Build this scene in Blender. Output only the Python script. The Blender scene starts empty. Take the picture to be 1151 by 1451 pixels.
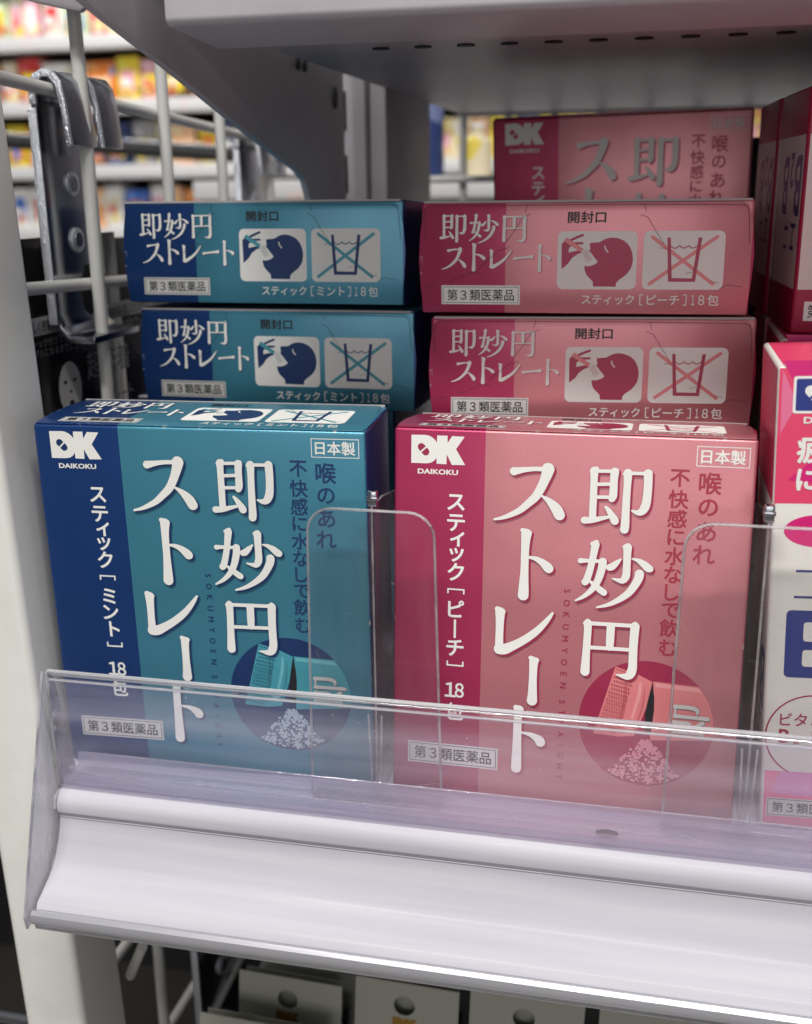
import bpy, bmesh, math, random
from mathutils import Matrix, Vector
from mathutils.geometry import tessellate_polygon
S = 0.001            # all coordinates below are millimetres
sc = bpy.context.scene
COL = sc.collection
rnd = random.Random(7)

# ------------------------------------------------------------------ camera
def cam_axes(yaw, pitch, roll):
    cy, sy, cp, sp = math.cos(yaw), math.sin(yaw), math.cos(pitch), math.sin(pitch)
    f = Vector((-sy*cp, cy*cp, -sp)); r = Vector((cy, sy, 0)); u = r.cross(f)
    c, s = math.cos(roll), math.sin(roll)
    return c*r + s*u, -s*r + c*u, f
R_, U_, F_ = cam_axes(0.221944, 0.287140, -0.012849)
cd = bpy.data.cameras.new('camera'); cam = bpy.data.objects.new('camera', cd); COL.objects.link(cam)
M = Matrix((R_, U_, -F_)).transposed().to_4x4(); M.translation = Vector((63.93, -265.52, 159.13))*S
cam.matrix_world = M
cd.sensor_fit = 'VERTICAL'; cd.sensor_height = 24; cd.lens = 24*1559.94/1451
cd.clip_start = 0.01; cd.clip_end = 50
cd.dof.use_dof = True; cd.dof.focus_distance = 0.285; cd.dof.aperture_fstop = cd.lens/2.8
sc.camera = cam

# ------------------------------------------------------------------ world, lamps, exposure
w = bpy.data.worlds.new('World'); sc.world = w; w.use_nodes = True
wb = w.node_tree.nodes['Background']; wb.inputs[0].default_value = (0.93, 0.95, 1.0, 1); wb.inputs[1].default_value = 0.14
def area(name, loc, target, sx, sy, power, col=(1, 0.97, 0.93)):
    l = bpy.data.lights.new(name, 'AREA'); l.shape = 'RECTANGLE'; l.size = sx; l.size_y = sy; l.energy = power; l.color = col
    o = bpy.data.objects.new(name, l); COL.objects.link(o); o.location = loc
    o.rotation_euler = (Vector(target)-Vector(loc)).to_track_quat('-Z', 'Y').to_euler(); return o
area('ceiling_lamp_near', (0.1, -0.86, 1.66), (0, 0, 0.05), 1.4, 0.12, 49.0)
area('aisle_front_fill', (0.2, -2.3, 0.42), (0, 0, 0.12), 1.6, 0.8, 10.0, (1, 0.97, 0.96))  # added soft fill standing in for the bright shelving and floor opposite
area('far_shelving_fill', (-0.9, 1.55, 1.3), (-0.9, 2.2, 0.2), 1.6, 0.2, 26.0)  # area lamp added to brighten the shelving across the aisle
sc.view_settings.view_transform = 'Standard'; sc.view_settings.look = 'None'
sc.view_settings.exposure = 0.0; sc.view_settings.gamma = 1.0
sc.cycles.use_denoising = True
sc.cycles.max_bounces = 14; sc.cycles.transparent_max_bounces = 24
sc.cycles.sample_clamp_indirect = 4.0

# ------------------------------------------------------------------ traced lettering, millimetres on the box face
GLYPH =  {'su':[[(31.29,90.17,1.08),(32.0,90.3,0.93),(34.01,90.68,0.68),(36.22,90.96,0.58),(38.63,91.04,0.57)],[(39.83,91.07,1.6),(39.56,89.8,1.39),(38.92,87.89,1.19),(37.98,85.74,1.13),(36.83,83.79,1.08),(35.06,82.02,0.95),(33.08,80.24,0.83),(30.87,78.97,0.67),(28.64,78.01,0.48),(26.6,77.5,0.29)],[(38.43,84.17,0.25),(39.65,83.47,0.58),(41.09,82.26,1.03),(42.34,80.83,1.36),(43.08,79.48,1.36)]],'to':[[(33.93,75.03,0.63),(35.48,74.41,0.79)],[(34.87,74.17,1.34),(34.75,72.66,1.17),(34.67,70.51,1.05),(34.64,67.7,1.01),(34.65,65.11,1.01),(34.6,61.85,1.16),(34.56,59.46,1.31),(34.5,57.89,1.39)],[(35.45,68.07,0.29),(37.29,67.84,0.59),(38.93,67.07,0.88),(40.18,66.06,1.17),(40.84,65.41,1.21)]],'re':[[(28.0,53.71,0.77),(29.16,53.08,0.9)],[(28.64,52.98,1.28),(28.65,51.1,1.11),(28.64,48.9,1.03),(28.6,46.02,1.03),(28.63,43.35,1.12)],[(28.68,42.91,1.46),(30.14,43.02,1.42),(32.19,44.06,1.2),(34.63,45.57,1.07),(36.85,47.27,1.02),(38.65,48.94,0.91),(40.23,50.8,0.74),(41.4,52.4,0.55),(42.22,53.65,0.31)]],'bar':[[(36.96,41.17,0.6),(38.48,40.61,0.72)],[(37.77,40.33,1.17),(37.72,38.51,1.07),(37.7,36.29,1.03),(37.69,33.84,1.07),(37.7,31.17,1.2),(37.63,29.45,1.37)]],'to2':[[(33.47,27.2,0.69),(34.73,26.71,0.86)],[(34.22,26.55,1.3),(34.11,24.97,1.08),(34.03,21.81,1.09),(34.03,17.73,1.13),(34.02,14.33,1.24),(34.01,10.91,1.36),(33.98,10.11,1.36)],[(34.91,20.31,0.26),(37.0,20.06,0.54),(38.47,19.53,0.86),(39.74,18.75,1.21),(40.17,18.07,1.29)]],'soku':[[(50.56,91.07,0.4),(51.81,91.65,0.64)],[(51.3,91.22,1.01),(51.31,89.14,0.89),(51.32,84.96,0.89),(51.31,80.77,0.89),(51.33,79.3,0.89)],[(51.92,91.14,0.44),(55.62,91.25,0.44)],[(56.3,91.17,1.04),(56.18,89.3,0.96),(56.18,86.81,0.96),(56.14,85.14,0.97),(55.88,84.3,0.85)],[(56.19,91.68,0.48),(56.87,91.6,0.4)],[(52.04,87.81,0.44),(55.55,88.03,0.44)],[(51.96,84.57,0.45),(55.48,84.7,0.44)],[(49.32,78.54,0.9),(51.19,78.66,0.77),(53.34,79.17,0.57),(55.47,79.73,0.36),(56.05,79.92,0.24)],[(54.5,82.16,0.36),(55.21,81.35,0.61),(56.04,80.13,0.85),(56.66,79.11,1.01),(56.83,78.74,1.01)],[(59.5,90.96,1.08),(59.5,88.38,0.92),(59.43,85.26,0.92),(59.4,81.1,0.96),(59.39,77.97,1.05),(59.28,76.67,1.05)],[(58.64,90.73,0.4),(59.48,91.47,0.6)],[(59.88,90.97,0.44),(63.72,91.03,0.44)],[(64.38,91.11,1.07),(64.49,88.55,1.03),(64.43,85.45,1.03),(64.22,83.37,1.08),(63.71,82.0,1.04),(62.97,81.29,0.88),(62.01,81.21,0.6),(60.93,81.58,0.24)],[(64.36,91.63,0.55),(65.15,91.08,0.36)]],'myo':[[(51.51,72.54,0.49),(52.57,73.02,0.61)],[(52.36,72.48,1.02),(52.1,70.77,0.92),(51.75,68.42,0.86),(51.25,65.84,0.86),(50.55,63.24,0.91),(50.13,62.53,0.91)],[(48.79,68.01,0.7),(49.98,68.11,0.53),(51.96,68.11,0.45),(54.32,68.24,0.45)],[(54.33,68.13,1.02),(54.19,66.42,0.98),(53.68,64.27,0.94),(52.96,62.31,0.86),(51.64,60.3,0.7),(49.91,58.69,0.52),(47.95,57.5,0.25)],[(51.25,62.85,0.25),(52.37,62.06,0.62),(53.8,60.86,0.82),(54.92,60.07,0.86)],[(59.45,72.3,0.44),(60.41,72.77,0.52)],[(60.28,72.13,1.09),(60.3,70.56,0.97),(60.31,67.82,0.93),(60.31,65.49,0.97),(60.06,64.31,0.98),(59.41,63.49,0.77),(58.23,63.57,0.49),(56.94,63.9,0.2)],[(58.74,69.04,0.24),(57.86,68.11,0.65),(56.73,66.99,0.9),(56.05,66.74,0.86)],[(61.56,69.31,0.2),(62.89,69.01,0.52),(64.27,68.24,0.85),(65.47,67.25,1.01),(65.93,67.0,0.92)],[(63.51,65.56,1.13),(63.36,64.4,1.09),(62.56,62.66,1.01),(61.28,60.67,0.94),(59.58,59.08,0.82),(57.28,57.55,0.61),(55.34,56.67,0.45),(53.42,56.12,0.25)]],'en':[[(50.55,51.64,0.5),(51.23,52.12,0.75)],[(51.25,51.69,1.04),(51.32,49.64,0.96),(51.23,46.38,0.96),(51.14,43.11,1.0),(51.06,39.83,1.13),(51.04,38.66,1.17)],[(51.84,51.73,0.52),(62.41,51.88,0.51)],[(57.08,51.34,1.03),(57.05,47.89,1.03),(57.03,45.72,0.95)],[(51.87,45.3,0.5),(62.47,45.48,0.49)],[(63.1,51.75,1.14),(63.0,49.39,1.1),(62.93,46.16,1.07),(62.96,42.93,1.07),(62.96,40.56,1.11),(62.53,39.01,1.15),(61.77,38.34,0.95),(60.58,38.31,0.58),(59.11,38.6,0.21)],[(63.07,52.39,0.61),(63.74,51.84,0.41)]]}

# ------------------------------------------------------------------ materials
def nodes(name):
    m = bpy.data.materials.new(name); m.use_nodes = True; nt = m.node_tree; return m, nt, nt.nodes['Principled BSDF']
def grain(nt, b, scale=900, strength=0.05, dist=0.0002, stretch=(1, 1, 1)):
    tc = nt.nodes.new('ShaderNodeTexCoord'); mp = nt.nodes.new('ShaderNodeMapping'); mp.inputs['Scale'].default_value = stretch
    n = nt.nodes.new('ShaderNodeTexNoise'); n.inputs['Scale'].default_value = scale; n.inputs['Detail'].default_value = 3
    bp = nt.nodes.new('ShaderNodeBump'); bp.inputs['Strength'].default_value = strength; bp.inputs['Distance'].default_value = dist
    nt.links.new(tc.outputs['Object'], mp.inputs[0]); nt.links.new(mp.outputs[0], n.inputs['Vector'])
    nt.links.new(n.outputs['Fac'], bp.inputs['Height']); nt.links.new(bp.outputs[0], b.inputs['Normal']); return tc, n
def mat(name, col, rough=0.5, metal=0.0, g=None, coat=0, spec=0.5, wear=None, stretch=(1, 1, 1)):
    m, nt, b = nodes(name)
    b.inputs['Base Color'].default_value = (*col, 1); b.inputs['Roughness'].default_value = rough; b.inputs['Metallic'].default_value = metal
    b.inputs['Coat Weight'].default_value = coat; b.inputs['Coat Roughness'].default_value = 0.12; b.inputs['Specular IOR Level'].default_value = spec
    tc = None
    if g: tc, n = grain(nt, b, *g, stretch=stretch)
    if wear:      # uneven tone: (scale, other colour, low, high)
        t2 = nt.nodes.new('ShaderNodeTexCoord'); mp = nt.nodes.new('ShaderNodeMapping'); mp.inputs['Scale'].default_value = stretch
        n2 = nt.nodes.new('ShaderNodeTexNoise'); n2.inputs['Scale'].default_value = wear[0]; n2.inputs['Detail'].default_value = 5
        r = nt.nodes.new('ShaderNodeValToRGB'); r.color_ramp.elements[0].position = wear[2]; r.color_ramp.elements[1].position = wear[3]
        r.color_ramp.elements[0].color = (*col, 1); r.color_ramp.elements[1].color = (*wear[1], 1)
        nt.links.new(t2.outputs['Object'], mp.inputs[0]); nt.links.new(mp.outputs[0], n2.inputs['Vector']); nt.links.new(n2.outputs['Fac'], r.inputs[0]); nt.links.new(r.outputs[0], b.inputs['Base Color'])
    return m
def carton(name, light, dark, metal=0.42, rough=0.36):
    """foil board: dark band up to 23.8 mm and on the narrow sides, light elsewhere"""
    m, nt, b = nodes(name); L = nt.links
    tc, n = grain(nt, b, 2600, 0.12, 0.00006)
    bn = nt.nodes.new('ShaderNodeTexNoise'); bn.inputs['Scale'].default_value = 22; L.new(tc.outputs['Object'], bn.inputs['Vector'])
    b2 = nt.nodes.new('ShaderNodeBump'); b2.inputs['Strength'].default_value = 0.5; b2.inputs['Distance'].default_value = 0.0022; L.new(bn.outputs['Fac'], b2.inputs['Height'])
    L.new(b.inputs['Normal'].links[0].from_socket, b2.inputs['Normal']); L.new(b2.outputs[0], b.inputs['Normal'])
    n2 = nt.nodes.new('ShaderNodeTexNoise'); n2.inputs['Scale'].default_value = 3500; n2.inputs['Detail'].default_value = 2; L.new(tc.outputs['Object'], n2.inputs['Vector'])
    big = nt.nodes.new('ShaderNodeTexNoise'); big.inputs['Scale'].default_value = 28; L.new(tc.outputs['Object'], big.inputs['Vector'])
    sx = nt.nodes.new('ShaderNodeSeparateXYZ'); L.new(tc.outputs['Object'], sx.inputs[0])
    gt = nt.nodes.new('ShaderNodeMath'); gt.operation = 'GREATER_THAN'; gt.inputs[1].default_value = 0.0238; L.new(sx.outputs[0], gt.inputs[0])
    lt = nt.nodes.new('ShaderNodeMath'); lt.operation = 'LESS_THAN'; lt.inputs[1].default_value = 0.0897; L.new(sx.outputs[0], lt.inputs[0])
    mu = nt.nodes.new('ShaderNodeMath'); mu.operation = 'MULTIPLY'; L.new(gt.outputs[0], mu.inputs[0]); L.new(lt.outputs[0], mu.inputs[1])
    mx = nt.nodes.new('ShaderNodeMix'); mx.data_type = 'RGBA'; mx.inputs[6].default_value = (*dark, 1); mx.inputs[7].default_value = (*light, 1); L.new(mu.outputs[0], mx.inputs[0])
    hs = nt.nodes.new('ShaderNodeHueSaturation'); L.new(mx.outputs[2], hs.inputs['Color'])
    mr = nt.nodes.new('ShaderNodeMapRange'); mr.inputs[1].default_value = 0.3; mr.inputs[2].default_value = 0.7; mr.inputs[3].default_value = 0.86; mr.inputs[4].default_value = 1.14
    L.new(n2.outputs['Fac'], mr.inputs[0]); L.new(mr.outputs[0], hs.inputs['Value'])
    def M2(op, a, c):
        q = nt.nodes.new('ShaderNodeMath'); q.operation = op
        for i, v in enumerate((a, c)):
            if isinstance(v, (int, float)): q.inputs[i].default_value = v
            else: L.new(v, q.inputs[i])
        return q.outputs[0]
    ax = [M2('ABSOLUTE', M2('MINIMUM', sx.outputs[i], M2('SUBTRACT', d_*S, sx.outputs[i])), 0) for i, d_ in enumerate((90.0, 30.6, 100.25))]
    sec = M2('MAXIMUM', M2('MINIMUM', ax[0], ax[1]), M2('MINIMUM', M2('MAXIMUM', ax[0], ax[1]), ax[2]))
    wn = nt.nodes.new('ShaderNodeTexNoise'); wn.inputs['Scale'].default_value = 420; wn.inputs['Detail'].default_value = 6; L.new(tc.outputs['Object'], wn.inputs['Vector'])
    wr = nt.nodes.new('ShaderNodeMapRange'); wr.inputs[1].default_value = 0.0; wr.inputs[2].default_value = 0.0008; wr.inputs[3].default_value = 0.52; wr.inputs[4].default_value = 0.80; L.new(sec, wr.inputs[0])
    mk = M2('MULTIPLY', M2('SUBTRACT', wn.outputs['Fac'], wr.outputs[0]), 14.0); mk.node.use_clamp = True
    wx = nt.nodes.new('ShaderNodeMix'); wx.data_type = 'RGBA'; wx.inputs[7].default_value = (0.62, 0.58, 0.56, 1); L.new(mk, wx.inputs[0]); L.new(hs.outputs[0], wx.inputs[6])
    L.new(wx.outputs[2], b.inputs['Base Color'])
    rr = nt.nodes.new('ShaderNodeMapRange'); rr.inputs[3].default_value = rough-0.07; rr.inputs[4].default_value = rough+0.09; L.new(big.outputs['Fac'], rr.inputs[0]); L.new(rr.outputs[0], b.inputs['Roughness'])
    b.inputs['Metallic'].default_value = metal; b.inputs['Coat Weight'].default_value = 0.25; b.inputs['Coat Roughness'].default_value = 0.2
    return m
def clear(name, tint=(0.95, 0.95, 0.985), haze=0.05, hazecol=(0.8, 0.78, 0.9), rough=0.04, streak=None, gloss=0.4, blur=0.0):
    """thin clear plastic: see-through, a fresnel gloss and a little milky scatter"""
    m, nt, b = nodes(name); nt.nodes.remove(b); L = nt.links; out = nt.nodes['Material Output']
    tr = nt.nodes.new('ShaderNodeBsdfTransparent'); tr.inputs[0].default_value = (*tint, 1)
    gl = nt.nodes.new('ShaderNodeBsdfGlossy'); gl.inputs['Roughness'].default_value = rough; gl.inputs[0].default_value = (1, 1, 1, 1)
    fr = nt.nodes.new('ShaderNodeFresnel'); fr.inputs[0].default_value = 1.5
    di = nt.nodes.new('ShaderNodeBsdfDiffuse'); di.inputs[0].default_value = (*hazecol, 1)
    tl = nt.nodes.new('ShaderNodeBsdfTranslucent'); tl.inputs[0].default_value = (*hazecol, 1)
    dd = nt.nodes.new('ShaderNodeMixShader'); dd.inputs[0].default_value = 0.4; L.new(di.outputs[0], dd.inputs[1]); L.new(tl.outputs[0], dd.inputs[2])
    a = nt.nodes.new('ShaderNodeMixShader'); L.new(dd.outputs[0], a.inputs[2]); a.inputs[0].default_value = haze
    src = tr
    if blur:
        rf = nt.nodes.new('ShaderNodeBsdfRefraction'); rf.inputs['IOR'].default_value = 1.01; rf.inputs['Roughness'].default_value = blur; rf.inputs[0].default_value = (*tint, 1)
        sm = nt.nodes.new('ShaderNodeMixShader'); sm.inputs[0].default_value = 0.5; L.new(tr.outputs[0], sm.inputs[1]); L.new(rf.outputs[0], sm.inputs[2]); src = sm
    L.new(src.outputs[0], a.inputs[1])
    f2 = nt.nodes.new('ShaderNodeMath'); f2.operation = 'MULTIPLY'; f2.inputs[1].default_value = gloss; L.new(fr.outputs[0], f2.inputs[0])
    c = nt.nodes.new('ShaderNodeMixShader'); L.new(f2.outputs[0], c.inputs[0]); L.new(a.outputs[0], c.inputs[1]); L.new(gl.outputs[0], c.inputs[2])
    L.new(c.outputs[0], out.inputs[0])
    tc = nt.nodes.new('ShaderNodeTexCoord'); mp = nt.nodes.new('ShaderNodeMapping'); mp.inputs['Scale'].default_value = streak or (1, 1, 1)
    n = nt.nodes.new('ShaderNodeTexNoise'); n.inputs['Scale'].default_value = 120; n.inputs['Detail'].default_value = 4
    L.new(tc.outputs['Object'], mp.inputs[0]); L.new(mp.outputs[0], n.inputs['Vector'])
    bp = nt.nodes.new('ShaderNodeBump'); bp.inputs['Strength'].default_value = 0.25; bp.inputs['Distance'].default_value = 0.0003; L.new(n.outputs['Fac'], bp.inputs['Height'])
    L.new(bp.outputs[0], gl.inputs['Normal'])
    mr = nt.nodes.new('ShaderNodeMapRange'); mr.inputs[1].default_value = 0.35; mr.inputs[2].default_value = 0.7; mr.inputs[3].default_value = haze*0.5; mr.inputs[4].default_value = haze*1.6
    L.new(n.outputs['Fac'], mr.inputs[0]); L.new(mr.outputs[0], a.inputs[0])
    return m
TEAL, NAVY, PINK, CRIM = (0.052, 0.230, 0.325), (0.007, 0.045, 0.185), (0.53, 0.190, 0.215), (0.42, 0.030, 0.105)
M_ = {
 'teal_carton': carton('teal_carton', TEAL, NAVY), 'pink_carton': carton('pink_carton', PINK, CRIM),
 'white_ink': mat('white_ink', (0.77, 0.77, 0.735), 0.45), 'navy_ink': mat('navy_ink', (0.010, 0.035, 0.13), 0.4, 0.2), 'crimson_ink': mat('crimson_ink', (0.33, 0.022, 0.070), 0.4, 0.2),
 'navy_soft': mat('navy_soft', (0.016, 0.050, 0.15), 0.4, 0.2), 'crimson_soft': mat('crimson_soft', (0.36, 0.035, 0.065), 0.4, 0.2),
 'black_ink': mat('black_ink', (0.012, 0.011, 0.014), 0.5), 'silver_ink': mat('silver_ink', (0.62, 0.62, 0.60), 0.42, 0.25), 'silver_dark': mat('silver_dark', (0.28, 0.28, 0.27), 0.4, 0.4),
 'teal_ink': mat('teal_ink', (0.06, 0.31, 0.38), 0.4, 0.1), 'pink_ink': mat('pink_ink', (0.66, 0.20, 0.21), 0.4, 0.1),
 'teal_pale': mat('teal_pale', (0.15, 0.45, 0.51), 0.4, 0.1), 'pink_pale': mat('pink_pale', (0.74, 0.31, 0.31), 0.4, 0.1),
 'teal_mid': mat('teal_mid', (0.045, 0.22, 0.28), 0.4, 0.1), 'pink_mid': mat('pink_mid', (0.52, 0.13, 0.14), 0.4, 0.1),
 'granule_pale': mat('granule_pale', (0.36, 0.46, 0.55), 0.6), 'granule_pink': mat('granule_pink', (0.60, 0.22, 0.28), 0.6),
 'crease': mat('crease', (0.10, 0.018, 0.035), 0.6), 'crease_teal': mat('crease_teal', (0.012, 0.045, 0.07), 0.6), 'paper_edge': mat('paper_edge', (0.42, 0.40, 0.40), 0.8),
 'cream_steel': mat('cream_steel', (0.74, 0.735, 0.70), 0.42, 0, (300, 0.06, 0.0003), wear=(60, (0.68, 0.67, 0.635), 0.5, 0.8)),
 'grey_steel': mat('grey_steel', (0.45, 0.425, 0.455), 0.45, 0, (500, 0.08, 0.0002), wear=(40, (0.39, 0.365, 0.395), 0.45, 0.75)),
 'white_wire': mat('white_wire', (0.60, 0.60, 0.57), 0.35, 0, (200, 0.05, 0.0003)),
 'chrome': mat('chrome', (0.40, 0.41, 0.45), 0.2, 1.0, (120, 0.12, 0.0004)), 'zinc': mat('zinc', (0.80, 0.83, 0.90), 0.30, 1.0, (1800, 1.0, 0.0006)),
 'lip_gloss': mat('lip_gloss', (0.42, 0.42, 0.46), 0.2, 0.35, (160, 0.2, 0.0003), coat=.6, stretch=(0.05, 1, 1)),
 'rail_white': mat('rail_white', (0.49, 0.48, 0.525), 0.68, 0, (260, 0.2, 0.0003), coat=0.03, spec=.3, stretch=(0.05, 1, 1), wear=(210, (0.41, 0.40, 0.455), 0.35, 0.75)),
 'deck_white': mat('deck_white', (0.62, 0.60, 0.68), 0.35, 0, (300, 0.1, 0.0003)),
 'clear_fence': clear('clear_fence', (0.975, 0.965, 0.995), 0.13, (0.86, 0.83, 0.94), 0.05, (0.08, 1, 1.4), blur=0.0),
 'clear_foot': clear('clear_foot', (0.95, 0.94, 0.99), 0.30, (0.85, 0.81, 0.95), 0.08, (0.06, 1, 2)),
 'clear_divider': clear('clear_divider', (0.995, 0.995, 0.995), 0.02, (0.85, 0.82, 0.82), 0.04, (2.0, 1, 0.25)),
 'clear_end': clear('clear_end', (0.93, 0.93, 0.97), 0.5, (0.84, 0.83, 0.9), 0.1, (1, 1, .3)),
 'clear_edge': clear('clear_edge', (0.80, 0.80, 0.86), 0.42, (0.95, 0.95, 0.97), 0.08, (0.1, 1, 1), gloss=1.6),
 'clear_edge_dim': clear('clear_edge_dim', (0.88, 0.87, 0.89), 0.34, (0.92, 0.9, 0.9), 0.08, (1, 1, 1), gloss=1.6),
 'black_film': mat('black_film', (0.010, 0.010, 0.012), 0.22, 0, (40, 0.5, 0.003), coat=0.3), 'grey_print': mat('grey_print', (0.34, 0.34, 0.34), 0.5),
 'card': mat('card', (0.40, 0.40, 0.34), 0.7, 0, (900, 0.05, 0.0002)), 'gold_ink': mat('gold_ink', (0.36, 0.20, 0.03), 0.35, 0.5),
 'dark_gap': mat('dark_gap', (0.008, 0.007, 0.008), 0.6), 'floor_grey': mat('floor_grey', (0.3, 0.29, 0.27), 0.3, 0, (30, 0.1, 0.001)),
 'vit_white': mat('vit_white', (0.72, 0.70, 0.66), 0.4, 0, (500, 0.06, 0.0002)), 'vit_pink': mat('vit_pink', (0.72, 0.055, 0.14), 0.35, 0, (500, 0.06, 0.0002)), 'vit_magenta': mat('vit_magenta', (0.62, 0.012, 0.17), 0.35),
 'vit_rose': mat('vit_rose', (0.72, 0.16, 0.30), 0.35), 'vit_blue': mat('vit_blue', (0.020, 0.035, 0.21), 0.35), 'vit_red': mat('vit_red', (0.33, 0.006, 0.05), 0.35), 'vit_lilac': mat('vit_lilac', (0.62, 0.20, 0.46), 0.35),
 'shelf_light': mat('shelf_light', (0.62, 0.62, 0.63), 0.4, 0, (40, 0.05, 0.001), wear=(30, (0.75, 0.55, 0.5), 0.55, 0.75)), 'shelf_dark': mat('shelf_dark', (0.025, 0.022, 0.02), 0.5), 'shaker_clear': clear('shaker_clear', (0.8, 0.8, 0.82), 0.12, (0.8, 0.8, 0.8), 0.15, blur=0.0),
}

# ------------------------------------------------------------------ mesh helpers (input in mm)
class MB:
    def __init__(s): s.v = []; s.f = []; s.k = 0
    def add(s, vs, fs):
        b = len(s.v); s.v += [tuple(p) for p in vs]; s.f += [tuple(b+i for i in f) for f in fs]; return s
    def box(s, x0, x1, y0, y1, z0, z1):
        return s.add([(x, y, z) for z in (z0, z1) for y in (y0, y1) for x in (x0, x1)], [(0, 2, 3, 1), (4, 5, 7, 6), (0, 1, 5, 4), (2, 6, 7, 3), (0, 4, 6, 2), (1, 3, 7, 5)])
    def tube(s, pts, r, n=12):
        pts = [Vector(p) for p in pts]; rings = []
        for i, p in enumerate(pts):
            d = (pts[min(i+1, len(pts)-1)] - pts[max(i-1, 0)]).normalized()
            a = d.orthogonal().normalized() if i == 0 else (prev - d*prev.dot(d)).normalized()
            prev = a; c = d.cross(a)
            rings.append([p + (a*math.cos(2*math.pi*k/n) + c*math.sin(2*math.pi*k/n))*r for k in range(n)])
        vs = [q for R in rings for q in R]; fs = []
        for i in range(len(rings)-1):
            for k in range(n): fs.append((i*n+k, i*n+(k+1) % n, (i+1)*n+(k+1) % n, (i+1)*n+k))
        fs.append(tuple(range(n))[::-1]); fs.append(tuple((len(rings)-1)*n+k for k in range(n)))
        return s.add(vs, fs)
    def extrude_x(s, prof, x0, x1, close=True):     # prof: list of (y,z)
        n = len(prof); vs = [(x0, y, z) for y, z in prof] + [(x1, y, z) for y, z in prof]
        fs = [(i, (i+1) % n, n+(i+1) % n, n+i) for i in range(n if close else n-1)]
        if close:
            tri = tessellate_polygon([[Vector((y, z, 0)) for y, z in prof]])
            fs += [t for t in tri] + [tuple(n+i for i in t[::-1]) for t in tri]
        return s.add(vs, fs)
    def prism(s, poly, fn, h0, h1):                 # poly 2D, fn(u,v,h)->xyz
        n = len(poly); tri = tessellate_polygon([[Vector((a, b, 0)) for a, b in poly]])
        vs = [fn(a, b, h0) for a, b in poly] + [fn(a, b, h1) for a, b in poly]
        return s.add(vs, [t for t in tri] + [tuple(n+i for i in t[::-1]) for t in tri] + [(i, (i+1) % n, n+(i+1) % n, n+i) for i in range(n)])
    def build(s, name, m, parent=None, bevel=0, seg=2, smooth=False):
        me = bpy.data.meshes.new(name); me.from_pydata([(x*S, y*S, z*S) for x, y, z in s.v], [], s.f)
        bm = bmesh.new(); bm.from_mesh(me); bmesh.ops.remove_doubles(bm, verts=bm.verts, dist=1e-7) if bevel or smooth else None
        bmesh.ops.recalc_face_normals(bm, faces=bm.faces) if not getattr(s, 'flat', False) else None
        if bevel:
            es = [e for e in bm.edges if len(e.link_faces) == 2 and e.calc_face_angle(0) > 0.5]
            bmesh.ops.bevel(bm, geom=es, offset=bevel*S, segments=seg, affect='EDGES', profile=0.5)
        bm.to_mesh(me); bm.free()
        if smooth or bevel:
            me.polygons.foreach_set('use_smooth', [True]*len(me.polygons)); me.set_sharp_from_angle(angle=math.radians(35))
        me.materials.append(M_[m] if isinstance(m, str) else m)
        o = bpy.data.objects.new(name, me); COL.objects.link(o)
        if parent: o.parent = parent
        return o
def tag(o, label=None, cat=None, group=None, kind=None):
    for k, v in (('label', label), ('category', cat), ('group', group), ('kind', kind)):
        if v: o[k] = v
    return o
def thing(name, loc=(0, 0, 0), rot=(0, 0, 0), **kw):
    o = bpy.data.objects.new(name, None); o.empty_display_size = 0.01; COL.objects.link(o)
    o.location = Vector(loc)*S; o.rotation_euler = rot; return tag(o, **kw)
def copy_thing(src, loc, rot, label, group=None, xf=None):
    r = src.copy(); COL.objects.link(r); r.location = Vector(loc)*S; r.rotation_euler = rot; r['label'] = label
    if group: r['group'] = group
    for ch in [c for c in src.children]:
        c = ch.copy(); COL.objects.link(c); c.parent = r
        for g in ch.children:
            d = g.copy(); COL.objects.link(d); d.parent = c
        if xf is not None: c.matrix_basis = xf @ ch.matrix_basis
    return r

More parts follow.
